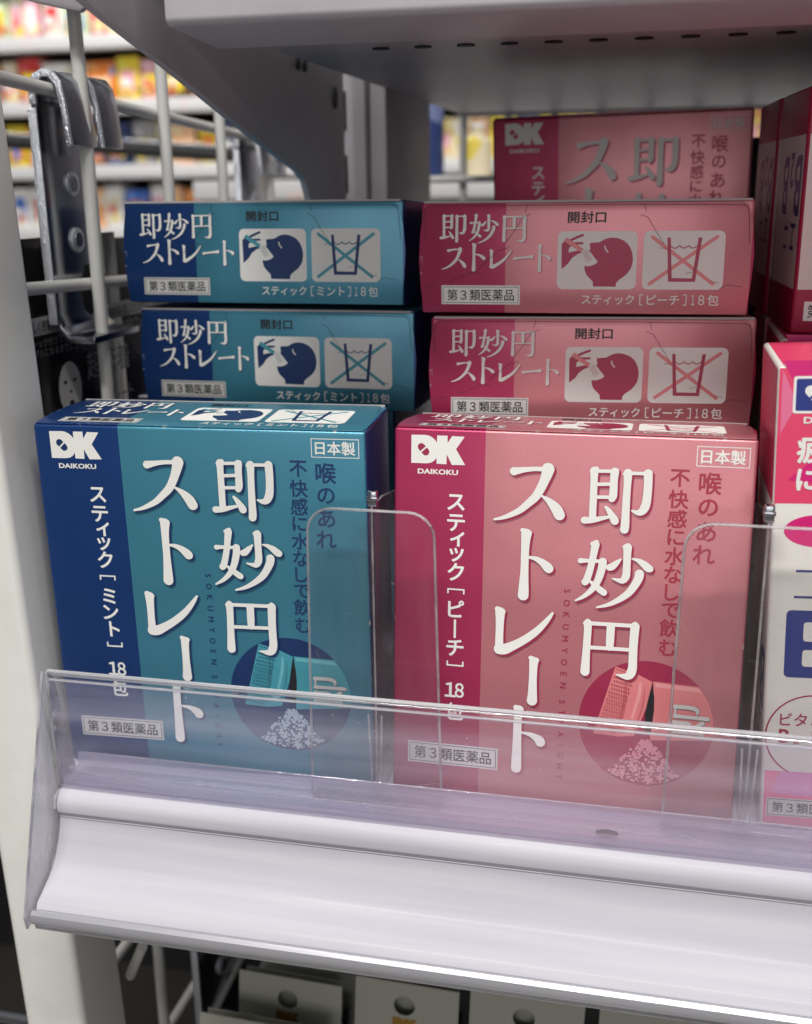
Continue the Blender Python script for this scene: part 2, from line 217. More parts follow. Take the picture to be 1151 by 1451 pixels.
# ------------------------------------------------------------------ flat print helpers: u,v in mm, k = ink layer
class Ink:
    """flat print: every piece gets its own hair-thin layer so that no two coincide"""
    def __init__(s, base): s.mb = MB(); s.mb.flat = True; s.h = base
    def poly(s, pts):
        s.h += 0.006; tri = tessellate_polygon([[Vector((a, b, 0)) for a, b in pts]]); n = len(s.mb.v)
        s.mb.v += [(a, b, s.h) for a, b in pts]
        for t in tri:
            a, b, c = (Vector(pts[i]) for i in t)
            s.mb.f.append(tuple(n+i for i in (t if (b-a).cross(c-a) > 0 else t[::-1])))
        return s
    def stroke(s, P, k=6):
        P = [tuple(p) for p in P]
        if len(P) > 2:
            Q = [P[0]] + P + [P[-1]]; R = []
            for i in range(1, len(Q)-2):
                for j in range(k):
                    t = j/k
                    R.append(tuple(0.5*(2*Q[i][c] + (Q[i+1][c]-Q[i-1][c])*t + (2*Q[i-1][c]-5*Q[i][c]+4*Q[i+1][c]-Q[i+2][c])*t*t + (3*Q[i][c]-Q[i-1][c]-3*Q[i+1][c]+Q[i+2][c])*t**3) for c in range(3)))
            R.append(P[-1]); P = R
        L, Rr = [], []
        for i, (x, y, r) in enumerate(P):
            a, b = P[max(i-1, 0)], P[min(i+1, len(P)-1)]; dx, dy = b[0]-a[0], b[1]-a[1]; d = math.hypot(dx, dy) or 1; dx /= d; dy /= d
            L.append((x-dy*r, y+dx*r)); Rr.append((x+dy*r, y-dx*r)); P[i] = (x, y, r, math.atan2(dy, dx))
        cap = lambda p, a0: [(p[0]+p[2]*math.cos(a0-math.pi*j/8), p[1]+p[2]*math.sin(a0-math.pi*j/8)) for j in range(1, 8)]
        pts = L + cap(P[-1], P[-1][3]+math.pi/2) + Rr[::-1] + cap(P[0], P[0][3]-math.pi/2)
        return s.poly(pts)
    def rect(s, x0, y0, x1, y1): return s.poly([(x0, y0), (x1, y0), (x1, y1), (x0, y1)])
    def frame(s, x0, y0, x1, y1, t):
        return s.rect(x0, y0, x1, y0+t).rect(x0, y1-t, x1, y1).rect(x0, y0+t, x0+t, y1-t).rect(x1-t, y0+t, x1, y1-t)
    def rrect(s, x0, y0, x1, y1, r):
        pts = []
        for cx, cy, a in ((x1-r, y0+r, -90), (x1-r, y1-r, 0), (x0+r, y1-r, 90), (x0+r, y0+r, 180)):
            pts += [(cx+r*math.cos(math.radians(a+q*15)), cy+r*math.sin(math.radians(a+q*15))) for q in range(7)]
        return s.poly(pts)
    def disc(s, cx, cy, r, n=64): return s.poly([(cx+r*math.cos(2*math.pi*i/n), cy+r*math.sin(2*math.pi*i/n)) for i in range(n)])
    def glyph(s, key, fn=None):
        for st in GLYPH[key]: s.stroke([fn(*p) if fn else p for p in st], 4)
        return s
    def text(s, t, u, v, h=None, wd=None, bold=0.0, rot=0.0, em=None):
        """centred on its own box; h height or wd width in mm, or em size"""
        vs, fs, (x0, x1, y0, y1) = glyph_mesh(t)
        h0 = s.h
        sy = em if em else (h/(y1-y0) if h else wd/(x1-x0)); sx = em if em else (wd/(x1-x0) if wd else sy)
        cx, cy = (x0+x1)/2, (y0+y1)/2; c, q = math.cos(rot), math.sin(rot); n = len(s.mb.v)
        for ox, oy in (((0, 0),) if bold < .003 else ((bold, 0), (-bold, 0), (0, bold), (0, -bold), (bold*.7, bold*.7), (-bold*.7, -bold*.7), (bold*.7, -bold*.7), (-bold*.7, bold*.7))):
            n = len(s.mb.v); s.h += 0.004
            for a, b in vs:
                a, b = (a-cx+ox)*sx, (b-cy+oy)*sy; s.mb.v.append((u+c*a-q*b, v+q*a+c*b, s.h))
            s.mb.f += [tuple(n+i for i in f) for f in fs]
        s.h = h0; return s
    def on(s, name, m, parent, fn):
        s.mb.v = [fn(*p) for p in s.mb.v]; return s.mb.build(name, m, parent)
_gm = {}
def glyph_mesh(t):
    if t not in _gm:
        cu = bpy.data.curves.new('text', 'FONT'); cu.body = t; cu.size = 1; cu.resolution_u = 3
        o = bpy.data.objects.new('text', cu); COL.objects.link(o); bpy.context.view_layer.update()
        me = bpy.data.meshes.new_from_object(o.evaluated_get(bpy.context.evaluated_depsgraph_get()))
        vs = [(p.co.x, p.co.y) for p in me.vertices]; fs = []
        for p in me.polygons:
            f = tuple(p.vertices); a, b, c = (Vector(vs[i]) for i in f[:3]); fs.append(f if (b-a).cross(c-a) > 0 else f[::-1])
        bpy.data.objects.remove(o); bpy.data.curves.remove(cu); bpy.data.meshes.remove(me)
        xs = [p[0] for p in vs]; ys = [p[1] for p in vs]; _gm[t] = (vs, fs, (min(xs), max(xs), min(ys), max(ys)))
    return _gm[t]

# ------------------------------------------------------------------ the throat medicine box
W, D, H = 90.0, 30.6, 100.25
front = lambda u, v, h: (u, -h, v)
end = lambda u, v, h: (u, v, H+.34+h)
DK = [(4.53, 98.4), (8.02, 98.48), (9.0, 98.36), (10.0, 97.9), (10.7, 97.3), (11.21, 96.62), (11.28, 98.45), (13.94, 98.47), (14.01, 96.59), (15.19, 98.43), (18.37, 98.36), (16.21, 95.1), (18.62, 91.11), (15.18, 91.0), (13.82, 93.69), (13.78, 91.11), (11.2, 91.14), (11.17, 92.65), (10.55, 91.87), (9.72, 91.35), (8.56, 91.13), (4.53, 91.09)]
def pill(ink, cx, cy, L, r, ang, gap):
    for sgn in (1, -1):
        pts = [(sgn*gap, r), (sgn*gap, -r)] if sgn > 0 else [(sgn*gap, -r), (sgn*gap, r)]
        a0 = -90 if sgn > 0 else 90
        pts += [(sgn*L + r*math.cos(math.radians(a0+k*18)), r*math.sin(math.radians(a0+k*18))) for k in range(11)]
        c, q = math.cos(ang), math.sin(ang); ink.poly([(cx+c*a-q*b, cy+q*a+c*b) for a, b in pts])
def make_box(col, flavour, label):
    tealv = col == 'teal'; dark = 'navy_ink' if tealv else 'crimson_ink'; soft = 'navy_soft' if tealv else 'crimson_soft'
    ink, pale, mid = (('teal_ink', 'teal_pale', 'teal_mid') if tealv else ('pink_ink', 'pink_pale', 'pink_mid'))
    t = thing('medicine_box', label=label, cat='box')
    MB().box(0, W, 0, D, 0, H).build('carton', col+'_carton', t, bevel=0.9, seg=4)
    # --- large front: picture circle
    cx, cy, cr = 66.9, 25.7, 17.0
    Ink(0.02).disc(cx, cy, cr).on('picture_disc', dark, t, front)
    def clip(pts):
        out = []
        for i, p in enumerate(pts):
            q = pts[(i+1) % len(pts)]
            for k in range(8):
                x, y = p[0]+(q[0]-p[0])*k/8, p[1]+(q[1]-p[1])*k/8; d = math.hypot(x-cx, y-cy)
                if d > cr-0.05: x, y = cx+(x-cx)*(cr-0.05)/d, cy+(y-cy)*(cr-0.05)/d
                out.append((x, y))
        return out
    Ink(0.035).poly(clip([(58.7, 40.6), (63.0, 39.3), (60.3, 21.6), (53.8, 21.9)])).poly(clip([(62.9, 38.5), (64.5, 38.9), (68.2, 37.2), (67.0, 30.2), (64.3, 22.2), (60.2, 21.6), (61.9, 31.5)])).poly(clip([(68.35, 37.4), (79.6, 36.9), (85, 31), (85, 22.9), (68.3, 21.4), (68.9, 30.3)])).on('packet_picture', ink, t, front)
    Ink(0.06).stroke([(65.2, 36.8, .25), (64.9, 33, .45), (63.5, 27, .3)]).poly([(79.4, 36.6), (80.6, 35.4), (69.0, 36.0), (68.7, 37.0)]).on('packet_highlight', pale, t, front)
    k = Ink(0.06)
    for r_ in range(17):
        for c_ in range(8):
            f = 1-(r_+.5)/17.6; u = 54.3+f*4.7 + c_*.62 + (r_ % 2)*.3; v = 22.4 + f*17.7 - c_*.12
            if c_*.62 > 4.4 - (0 if f < .9 else .8): continue
            k.poly([(u, v), (u+.46, v+.02), (u+.24, v+.5)])
    k.on('packet_texture', soft, t, front); Ink(.07).stroke([(61.6, 36.5, .25), (61.3, 30, .5), (60.3, 23.5, .4)]).stroke([(66.3, 35.5, .1), (65.9, 30, .25), (64.4, 24.5, .25)]).on('packet_shade_stripe', mid, t, front)
    Ink(0.20).poly([(68.19, 37.2), (68.8, 33.2), (68.9, 29.6), (68.4, 23.0), (66.9, 23.6), (66.7, 28.7), (67.4, 33)]).on('packet_opening', 'black_ink', t, front)
    r2 = random.Random(3); k = Ink(0.21)
    for i in range(560):
        v = 8.9 + r2.random()**1.35*12.5; hw = (21.6-v)*0.95 + .8; u = 67.2 + r2.uniform(-1, 1)*hw
        if math.hypot(u-cx, v-cy) > 16.3: continue
        a = r2.uniform(0, 3.14); s_ = r2.uniform(.12, .52); k.h -= .0055
        k.poly([(u+s_*math.cos(a+j*2*math.pi/5), v+s_*math.sin(a+j*2*math.pi/5)*r2.uniform(.7, 1.3)) for j in range(5)])
    k.on('granule_picture', 'granule_pale' if tealv else 'granule_pink', t, front)
    rotf = lambda x, y, r: (78.0 - (y-84.2)*.56, 27.6 + (x-57.3)*.52, r*.52)
    rots = lambda x, y, r: (78.15 - (y-84.2)*.56, 27.4 + (x-57.3)*.52, r*.62)
    Ink(0.09).glyph('soku', rots).on('packet_lettering_edge', 'silver_dark', t, front)
    Ink(0.15+.1).glyph('soku', rotf).on('packet_lettering', 'silver_ink', t, front)
    # --- title with its offset shade (flat print)
    k = Ink(0.34)
    for g in ('su', 'to', 're', 'bar', 'to2', 'soku', 'myo', 'en'):
        k.h = 0.34; k.glyph(g, lambda x, y, r: (x+.52, y-.5, r))
    k.on('title_shade', dark, t, front)
    k = Ink(0.44)
    for g in ('su', 'to', 're', 'bar', 'to2', 'soku', 'myo', 'en'):
        k.h = 0.44; k.glyph(g)
    k.on('title_lettering', 'white_ink', t, front)
    k = Ink(0.02).poly(DK); k.text('DAIKOKU', 11.55, 89.05, h=1.25, wd=10.4, bold=.035)
    k.on('brand_logo', 'white_ink', t, front)
    k = Ink(0.06); pill(k, 7.75, 94.75, .85, .95, math.radians(-47), .22); k.on('logo_pill', dark, t, front)
    k = Ink(0.02)
    for ch, u, v in (('ス', 16.45, 81.3), ('テ', 16.5, 75.9), ('ィ', 16.9, 71.6), ('ッ', 16.8, 67.4), ('ク', 16.7, 62.8)) : k.text(ch, u, v, em=5.4, bold=.022)
    k.rect(14.5, 57.9, 19.1, 58.3).rect(14.5, 56.9, 14.9, 57.9).rect(18.7, 56.9, 19.1, 57.9)
    if tealv:
        for ch, u, v in (('ミ', 16.7, 52.2), ('ン', 16.7, 47.4), ('ト', 17.3, 42.4)): k.text(ch, u, v, em=5.4, bold=.022)
    else:
        k.text('ピ', 16.9, 52.8, em=5.4, bold=.022).rect(16.4, 44.8, 17.0, 49.9).text('チ', 16.8, 42.1, em=5.4, bold=.022)
    k.rect(14.6, 37.0, 19.2, 37.4).rect(14.6, 37.4, 15.0, 38.4).rect(18.8, 37.4, 19.2, 38.4)
    k.text('１', 15.75, 30.3, h=3.9, bold=.022).text('８', 18.2, 30.3, h=3.9, wd=2.3, bold=.022).text('包', 16.9, 24.3, em=5.2, bold=.02)
    k.on('flavour_lettering', 'white_ink', t, front)
    k = Ink(0.02).frame(75.7, 93.3, 88.2, 98.3, .2); k.text('日本製', 81.95, 95.8, h=3.4, wd=10.3, bold=.02); k.on('origin_mark', 'white_ink', t, front)
    k = Ink(0.02)
    for ch, u, v, e in (('喉', 79.3, 89.2, 5.6), ('の', 79.15, 83.2, 5.3), ('あ', 79.05, 77.1, 5.5), ('れ', 78.8, 71.3, 5.5)): k.text(ch, u, v, em=e*1.02, bold=.02)
    k.on('tagline_lettering', soft, t, front); k = Ink(0.02)
    for i, ch in enumerate('不快感に水なしで飲む'):
        v = (90.2, 84.9, 80.0, 75.3, 70.5, 65.7, 61.1, 56.5, 51.8, 46.6)[i]; k.text(ch, 72.05-.07*i, v, em=4.9, bold=.02)
    k.on('second_tagline_lettering', soft, t, front); k = Ink(0.02)
    for i, ch in enumerate('SOKUMYOEN STRAIGHT'):
        if ch != ' ': k.text(ch, 45.7-.02*i, 59.7-3.0*i if i > 9 else 59.7-3.19*i, h=1.55, rot=-math.pi/2, bold=.022) if ch != 'I' else k.rect(44.9, 59.7-3.0*i-.1, 46.5, 59.7-3.0*i+.12)
    k.on('romanised_lettering', dark, t, front)
    Ink(0.02).rect(4.3, 8.7, 28.9, 14.8).on('class_label', 'silver_ink', t, front)
    k = Ink(0.04).frame(4.75, 9.15, 28.45, 14.35, .17); k.text('第３類医薬品', 16.6, 11.8, h=3.5, wd=21, bold=.01); k.on('class_lettering', 'black_ink', t, front)
    # --- opening end: a folded flap a little wider than the carton, with its pale cut edge
    flap = [(.7, .25), (89.3, .25), (90.1, 8), (90.5, 16), (89.9, 23), (88.9, 27.6), (88.0, 29.2), (86.6, 29.9), (3.2, 30.1), (1.6, 29.5), (.5, 27.6), (-.3, 22), (-.7, 15), (-.2, 7)]
    MB().prism(flap, lambda a, b, h: (a, b, H+h), .02, .32).build('end_flap', col+'_carton', t, bevel=.1)
    MB().box(.9, 89.1, 30.12, 30.72, H-1.2, H+.42).build('cut_edge', 'paper_edge', t)
    def fit(key, x0, y1, x1, y0, dx=0, dy=0, grow=0):
        P = [p for st in GLYPH[key] for p in st]
        a0, a1 = min(p[0]-p[2] for p in P), max(p[0]+p[2] for p in P); b0, b1 = min(p[1]-p[2] for p in P), max(p[1]+p[2] for p in P)
        sx, sy = (x1-x0)/(a1-a0), (y1-y0)/(b1-b0); q = (sx*sy)**.5
        return lambda x, y, r: (x0+(x-a0)*sx+dx, y0+(y-b0)*sy+dy, r*q*.9+grow)
    spots = (('soku', 5.19, 27.21, 12.83, 19.41), ('myo', 13.5, 27.33, 21.93, 19.24), ('en', 22.72, 26.91, 29.53, 19.44), ('su', 5.76, 18.32, 12.88, 12.11), ('to', 14.27, 19.38, 18.28, 11.53), ('re', 19.29, 17.74, 25.61, 12.32), ('to2', 32.68, 19.04, 36.57, 11.34))
    for nm, mm, lay, dx, dy in (('end_title_shade', dark, .02, .22, -.2), ('end_title_lettering', 'white_ink', .10, 0, 0)):
        k = Ink(lay)
        for s_ in spots: k.h = lay; k.glyph(s_[0], fit(*s_, dx, dy))
        k.h = lay; k.stroke([(26.4+dx, 15.1+dy, .42), (27.5+dx, 15.25+dy, .3), (30+dx, 15.5+dy, .33), (31.1+dx, 15.6+dy, .52)])
        k.on(nm, mm, t, end)
    Ink(.02).rect(5.8, 2.5, 28.0, 7.75).on('end_class_label', 'silver_ink', t, end)
    k = Ink(.04).frame(6.2, 2.9, 27.6, 7.35, .14); k.text('第３類医薬品', 16.9, 5.1, h=3.1, wd=18.9, bold=.008); k.on('end_class_lettering', 'black_ink', t, end)
    k = Ink(.02); k.text('開封口', 45.9, 26.1, h=3.0, wd=10.2, bold=.024); k.on('opening_lettering', 'black_ink', t, end)
    k = Ink(.02); k.text('スティック', 52.3, 4.0, h=2.65, wd=14.2, bold=.014).text('ミント' if tealv else 'ピーチ', 67.2, 4.0, h=2.65, wd=8.6, bold=.014).text('包', 80.5, 4.0, h=2.9, wd=3.0, bold=.012)
    k.text('１', 75.2, 4.0, h=2.6, wd=.85, bold=.014).text('８', 77.4, 4.0, h=2.6, wd=1.6, bold=.014)
    for x_, d_ in ((61.0, 1), (73.4, -1)): k.rect(x_-.13, 2.5, x_+.13, 5.5).rect(min(x_, x_+.9*d_), 5.24, max(x_, x_+.9*d_), 5.5).rect(min(x_, x_+.9*d_), 2.5, max(x_, x_+.9*d_), 2.76)
    k.h = .02; k.on('end_flavour_lettering', 'white_ink', t, end)
    Ink(.02).rrect(38.2, 6.8, 59.7, 22.4, 1.6).rrect(61.35, 6.8, 82.8, 22.4, 1.6).on('icon_panels', 'white_ink', t, end)
    head = [(46.95, 19.28), (49.57, 19.48), (50.5, 20.05), (51.41, 20.44), (52.4, 20.65), (53.39, 20.65), (54.4, 20.5), (55.37, 20.15), (56.3, 19.7), (57.12, 18.98), (57.8, 18.05), (58.28, 17.0), (58.55, 15.9), (58.67, 14.85), (58.55, 13.7), (58.29, 12.61), (57.7, 11.6), (56.88, 10.63), (55.18, 9.4), (54.46, 8.65), (54.29, 7.52), (48.19, 7.56), (48.01, 8.95), (46.9, 10.0), (46.2, 10.8), (45.75, 11.9), (45.59, 13.14), (46.5, 13.0), (47.35, 13.12), (48.6, 13.61), (49.21, 14.23), (48.05, 15.63), (47.14, 16.77), (46.8, 17.15), (47.12, 17.77), (46.92, 18.53)]
    k = Ink(.05).poly(head); k.poly([(39.25, 19.05), (39.38, 12.25), (41.14, 13.71), (42.13, 15.21), (43.75, 16.32), (44.8, 16.68), (44.28, 17.37), (41.2, 16.74), (41.31, 18.0), (41.93, 18.37), (41.6, 19.4), (40.4, 20.1)])
    k.stroke([(41.5, 19.9, .35), (43.2, 20.7, .35), (44.9, 21.35, .33)]).stroke([(41.3, 19.1, .35), (43.2, 19.15, .33), (44.9, 19.2, .3)])
    k.poly([(67.57, 20.62), (68.46, 20.6), (69.24, 9.92), (69.24, 8.9), (68.3, 8.92)]).poly([(69.24, 9.9), (74.59, 9.8), (74.59, 8.9), (69.24, 8.9)]).poly([(74.59, 8.9), (74.59, 9.79), (75.76, 20.61), (76.74, 20.59), (75.46, 8.86)])
    k.stroke([(68.54, 18.33, .14), (69.29, 17.84, .14), (70.1, 17.89, .14), (70.94, 18.51, .14)]).stroke([(70.94, 18.5, .14), (71.58, 17.94, .14), (72.38, 17.93, .14), (73.3, 18.46, .14)]).stroke([(73.3, 18.46, .14), (73.99, 17.9, .14), (74.79, 17.94, .14), (75.7, 18.5, .14)])
    k.h = .10; k.on('icon_figures', dark, t, end)
    Ink(.035).stroke([(63.62, 20.79, .48), (80.15, 8.36, .48)]).stroke([(80.64, 20.78, .48), (63.38, 8.34, .48)]).on('icon_cross', ink, t, end)
    k = Ink(.13).poly([(40.56, 20.79), (45.23, 17.68), (44.55, 16.81), (39.82, 19.79)])
    k.on('icon_stick', ink, t, end)
    k = Ink(.14).stroke([(51.02, 18.4, .18), (51.24, 17.58, .18), (51.88, 16.82, .18)]).on('icon_eye', 'white_ink', t, end)
    k = Ink(.15)
    for i in range(9):
        for j in range(3): k.rect(45.0+j*.5+i*.16, 16.7+j*.3-i*.32, 45.22+j*.5+i*.16, 16.86+j*.3-i*.32)
    k.on('icon_powder', soft, t, end)
    k = Ink(.17)
    for ln in ([(61.16, 29.3), (61.68, 27.4)], [(60.28, 26.69), (62.22, 25.95), (64.67, 22.01), (66.81, 18.92)], [(65.49, 17.89), (67.4, 17.8)], [(82.0, 7.1), (83.93, 8.11), (88.02, 7.48)], [(72.91, 11.05), (74.5, 11.45)], [(79.53, 9.05), (81.81, 8.56)], [(29.72, 29.76), (29.09, 27.58)], [(30.55, 27.04), (28.66, 26.41), (26.28, 22.74), (23.86, 19.55)], [(1.17, 7.38), (4.87, 7.96)], [(7.81, 8.65), (15.05, 11.56), (17.21, 11.19)], [(16.48, 12.59), (22.13, 17.35), (24.94, 18.16)], [(1.0, 20.5), (.8, 26), (1.2, 28.8), (2.63, 29.5), (25, 29.45), (59.91, 29.4), (86.79, 29.1), (87.98, 28.5), (88.5, 26.3), (89.1, 19.0)]):
        for a, b in zip(ln, ln[1:]): k.stroke([(a[0], a[1], .065), (b[0], b[1], .05)])
    k.on('tear_lines', 'crease_teal' if tealv else 'crease', t, end)
    return t
LIE = Matrix.Translation(Vector((0, H*S, 0))) @ Matrix.Rotation(math.radians(90), 4, 'X')
rad = math.radians
def pose(yaw, lean, tilt): return (rad(-lean), rad(tilt), rad(yaw))
teal = make_box('teal', 'mint', 'upright teal and navy throat medicine box standing at the shelf front by the cream post')
teal.location = Vector((-95.22, -6.2, .05))*S; teal.rotation_euler = pose(2.7, -1.11, 0)
pink = make_box('pink', 'peach', 'upright pink and crimson throat medicine box standing at the shelf front between the clear dividers')
pink.location = Vector((0, -3.6, .05))*S; pink.rotation_euler = pose(-.6, 5.0, 0)
def lie(src, loc, yaw, lean, tilt, label, grp):
    r = copy_thing(src, loc, pose(yaw, lean, tilt), label, grp, LIE)
    return r
GT, GP = 'teal boxes lying in a pile behind the upright one', 'pink boxes lying in a pile behind the upright one'
lie(teal, (-99.14, 61.46, 125.1), -1.1, 2.39, 0, 'teal throat medicine box lying on top of its pile, icons facing out', GT)
lie(teal, (-96.33, 62.55, 92.6), -1.07, .89, 0, 'second teal box down its pile, just above the upright teal box', GT)
lie(pink, (-1.12, 46.54, 124.5), 1.89, 1.67, 0, 'pink throat medicine box lying on top of its pile, below the upright back box', GP)
lie(pink, (2.07, 43.7, 93.0), 4.7, 2.03, 0, 'second pink box down its pile, just above the upright pink box', GP)
for k in range(3):
    lie(teal, (-106.5, 76, .05+30.75*k), -.5, 0, 0, 'teal box %s of the hidden lower pile behind the upright teal box' % ('at the bottom', 'in the middle', 'at the top')[k], GT)
    lie(pink, (1.0, 43, .05+30.75*k), 1, 0, 0, 'pink box %s of the hidden lower pile behind the upright pink box' % ('at the bottom', 'in the middle', 'at the top')[k], GP)
copy_thing(pink, (5.45, 155.0, 81.9), pose(-3.2, -2.6, -.8), 'upright pink medicine box in the shade at the back, above the lying ones')
t = thing('carton_riser', (4, 152, 0.05), label='plain card riser under the upright pink box at the back', cat='riser')
MB().box(0, 90, 0, 34, 0, 80.8).build('riser_body', 'card', t, bevel=.5)

# ------------------------------------------------------------------ vitamin boxes at the right
def make_vitamin(label, upper=False):
    t = thing('vitamin_box', label=label, cat='box'); VW, VD, VH = 86, 40, 64 if upper else 118.8
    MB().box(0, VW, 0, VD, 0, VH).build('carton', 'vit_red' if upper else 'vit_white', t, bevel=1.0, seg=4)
    side = lambda u, v, h: (-h, VD-u, v)
    def side_print():
        Ink(.02).rect(.9, 12, VD-.9, 52).on('side_panel', 'vit_white', t, side) if upper else Ink(.02).rect(.9, 86, VD-.9, VH-.9).on('side_band', 'vit_pink', t, side)
        k = Ink(.04); k.text('B', 32.5, 39, h=15, wd=8.5, rot=math.pi, bold=.02).text('2', 23.5, 43, h=9, wd=5.5, rot=math.pi, bold=.02).text('B', 14.5, 39, h=15, wd=7.5, rot=math.pi, bold=.02).text('エ', 31, 25.5, h=7, wd=6.5, rot=math.pi, bold=.01).text('ニ', 21, 25, h=6, wd=5.5, rot=math.pi, bold=.01)
        k.on('side_lettering', 'vit_blue', t, side)
    side_print()
    if upper:
        Ink(.02).rect(.9, 12, 85.1, 52).on('front_panel', 'vit_white', t, front)
        Ink(.05).rect(3, 3.6, 24, 8.8).on('class_label', 'silver_ink', t, front); k = Ink(.07); k.text('第３類医薬品', 13.5, 6.2, h=3.6, wd=19, bold=.008); k.on('class_lettering', 'black_ink', t, front)
        return t
    Ink(.02).rect(1.2, 1, VW-1.2, VD-1).on('top_print', 'vit_pink', t, lambda u, v, h: (u, v, VH+h))
    k = Ink(.02).rect(.35, 86.3, 85.6, VH-.5).on('top_field', 'vit_pink', t, front)
    k = Ink(.04).poly([(1, 120), (14, 120), (5, 112)]).poly([(3, 92), (12, 100), (18, 90)]).poly([(9, 120), (28, 120), (21, 108)]).on('field_facets', 'vit_magenta', t, front)
    k = Ink(.05).poly([(1, 118), (4.5, 110), (1, 103)]).poly([(20, 88), (34, 88), (30, 104)]).on('field_facets_light', 'vit_rose', t, front)
    Ink(.06).rrect(3.5, 107.8, 19, 116.4, .6).on('logo_rim', 'white_ink', t, front)
    Ink(.08).rrect(4.1, 108.4, 18.4, 115.8, .4).on('logo_field', 'vit_blue', t, front)
    k = Ink(.10); pill(k, 8.1, 112.1, 1.3, 1.2, rad(-47), .3); k.text('K', 15, 112.1, h=5, bold=.04); k.text('DAIKOKU', 12.6, 106.2, h=1.5, wd=13, bold=.03)
    for i, ch in enumerate('疲労'): k.text(ch, 8.2+i*8.5, 99.4, em=6.9, bold=.03)
    for i, ch in enumerate('に効く'): k.text(ch, 7.6+i*8.0, 92.1, em=6.2, bold=.03)
    k.on('claim_lettering', 'white_ink', t, front)
    Ink(.02).poly([(10.8+8*math.cos(a*math.pi/24), 79.6+4.0*math.sin(a*math.pi/24)) for a in range(48)]).on('tablet_picture', 'vit_magenta', t, front)
    k = Ink(.03).rect(6, 69.3, 80, 69.9).rect(5.8, 62.7, 80, 63.3); k.rrect(4.3, 42, 29, 59.6, 1.2); k.on('large_letter', 'vit_blue', t, front)
    k = Ink(.07).rrect(8.4, 51.6, 21, 56.6, .8).rrect(8.4, 45, 22, 49.4, .8).on('large_letter_counter', 'vit_white', t, front)
    k = Ink(.02)
    for a in range(48):
        p, q = (12+11.3*math.cos(a*math.pi/24), 26+11.3*math.sin(a*math.pi/24)), (12+11.3*math.cos((a+1)*math.pi/24), 26+11.3*math.sin((a+1)*math.pi/24)); k.h = .02+.003*(a % 2); k.stroke([(*p, .2), (*q, .2)])
    k.text('ビタミン', 11.0, 30.6, h=3.4, wd=14, bold=.012); k.text('B', 5.2, 26.0, h=3.6, bold=.02).text('2', 8.0, 25.2, h=2.3, bold=.02).text('・', 10.4, 26, em=4, bold=.02).text('B', 13.0, 26.0, h=3.6, bold=.02).text('6', 15.8, 25.2, h=2.3, bold=.02)
    k.on('dose_ring', 'vit_red', t, front)
    Ink(.02).rect(.9, .9, 85.1, 16.2).on('lower_band', 'vit_rose', t, front)
    Ink(.04).poly([(4.5, 16.1), (2.6, 10), (24, 9), (40, 16.1)]).on('lower_facets', 'vit_lilac', t, front)
    Ink(.06).rect(1.6, 3.4, 22, 8.6).on('class_label', 'silver_ink', t, front)
    k = Ink(.08).frame(1.9, 3.7, 21.7, 8.3, .15); k.text('第３類医薬品', 11.8, 6.0, h=2.9, wd=17.5, bold=.008); k.on('class_lettering', 'black_ink', t, front)
    return t
vit = make_vitamin('white and magenta vitamin box with navy letter B, cut by the right frame edge')
vit.location = Vector((96.7, -3.5, .3))*S; vit.rotation_euler = (0, rad(-2.2), 0)
copy_thing(vit, (97.5, 45, .05), (0, 0, 0), 'vitamin box hidden behind the front vitamin box at the right edge')
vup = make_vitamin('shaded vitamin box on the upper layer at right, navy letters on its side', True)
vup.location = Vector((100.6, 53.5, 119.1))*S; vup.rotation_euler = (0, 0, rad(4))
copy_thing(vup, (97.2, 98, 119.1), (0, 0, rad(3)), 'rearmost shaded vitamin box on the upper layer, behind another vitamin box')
copy_thing(vit, (98, 97, .05), (0, 0, 0), 'lower rear vitamin box hidden under the upper layer at the right')

t = thing('dark_carton', (78, 205, .05), label='added black carton that darkens the gap at the back right', cat='carton')  # added black block that keeps the gap behind the boxes dark
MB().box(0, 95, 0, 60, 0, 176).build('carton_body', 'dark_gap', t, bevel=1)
MB().box(2, 93, -.4, -.05, 150, 162).build('filler_strip', 'shelf_dark', t)

# ------------------------------------------------------------------ lower shelf: deck, price rail, clear fence
X0, X1 = -90.0, 260.0
t = thing('display_shelf', label='white steel display shelf carrying the medicine boxes', cat='shelf')
MB().box(-96, X1, -6, 392, -3.0, 0).build('deck', 'deck_white', t, bevel=.4)
MB().box(-96, X1, -14, -6.2, -26, -.2).build('front_beam', 'cream_steel', t, bevel=.6)
t = thing('price_rail', label='long white curved price rail clipped along the front edge of the shelf', cat='rail')
arc = [(-14, -1.2), (-18, .6), (-20.5, .9), (-22.8, .3), (-24.4, -1.2), (-25.2, -3.2), (-25.0, -5.2), (-24.3, -6.0), (-24.1, -7.4), (-25.0, -10.5), (-26.8, -14.2), (-28.8, -17.4), (-30.6, -19.3), (-33.2, -20.9), (-36.6, -22.6), (-39.4, -24.0), (-40.3, -25.6)]
back = [(-39.4, -26.6), (-36.0, -24.2), (-32.2, -22.2), (-29.2, -20.4), (-27.2, -18.2), (-25.2, -15.0), (-23.4, -10.6), (-21.8, -8), (-21.4, -4), (-14, -3.2)]
MB().extrude_x(arc+back, X0, X1).build('label_channel', 'rail_white', t, smooth=True)
MB().extrude_x([(-40.5, -25.5), (-41.6, -25.2), (-42.6, -25.9), (-42.9, -27.4), (-42.3, -28.9), (-41.0, -29.4), (-39.8, -28.6), (-39.5, -27.0)], X0-.5, X1).build('gloss_lip', 'lip_gloss', t, smooth=True)
MB().extrude_x([(-40.6, -29.6), (-41.4, -29.6), (-41.0, -31.2), (-39.6, -31.4), (-38.8, -30.4)], X0-.4, X1).build('lower_lip', 'clear_edge', t, smooth=True)
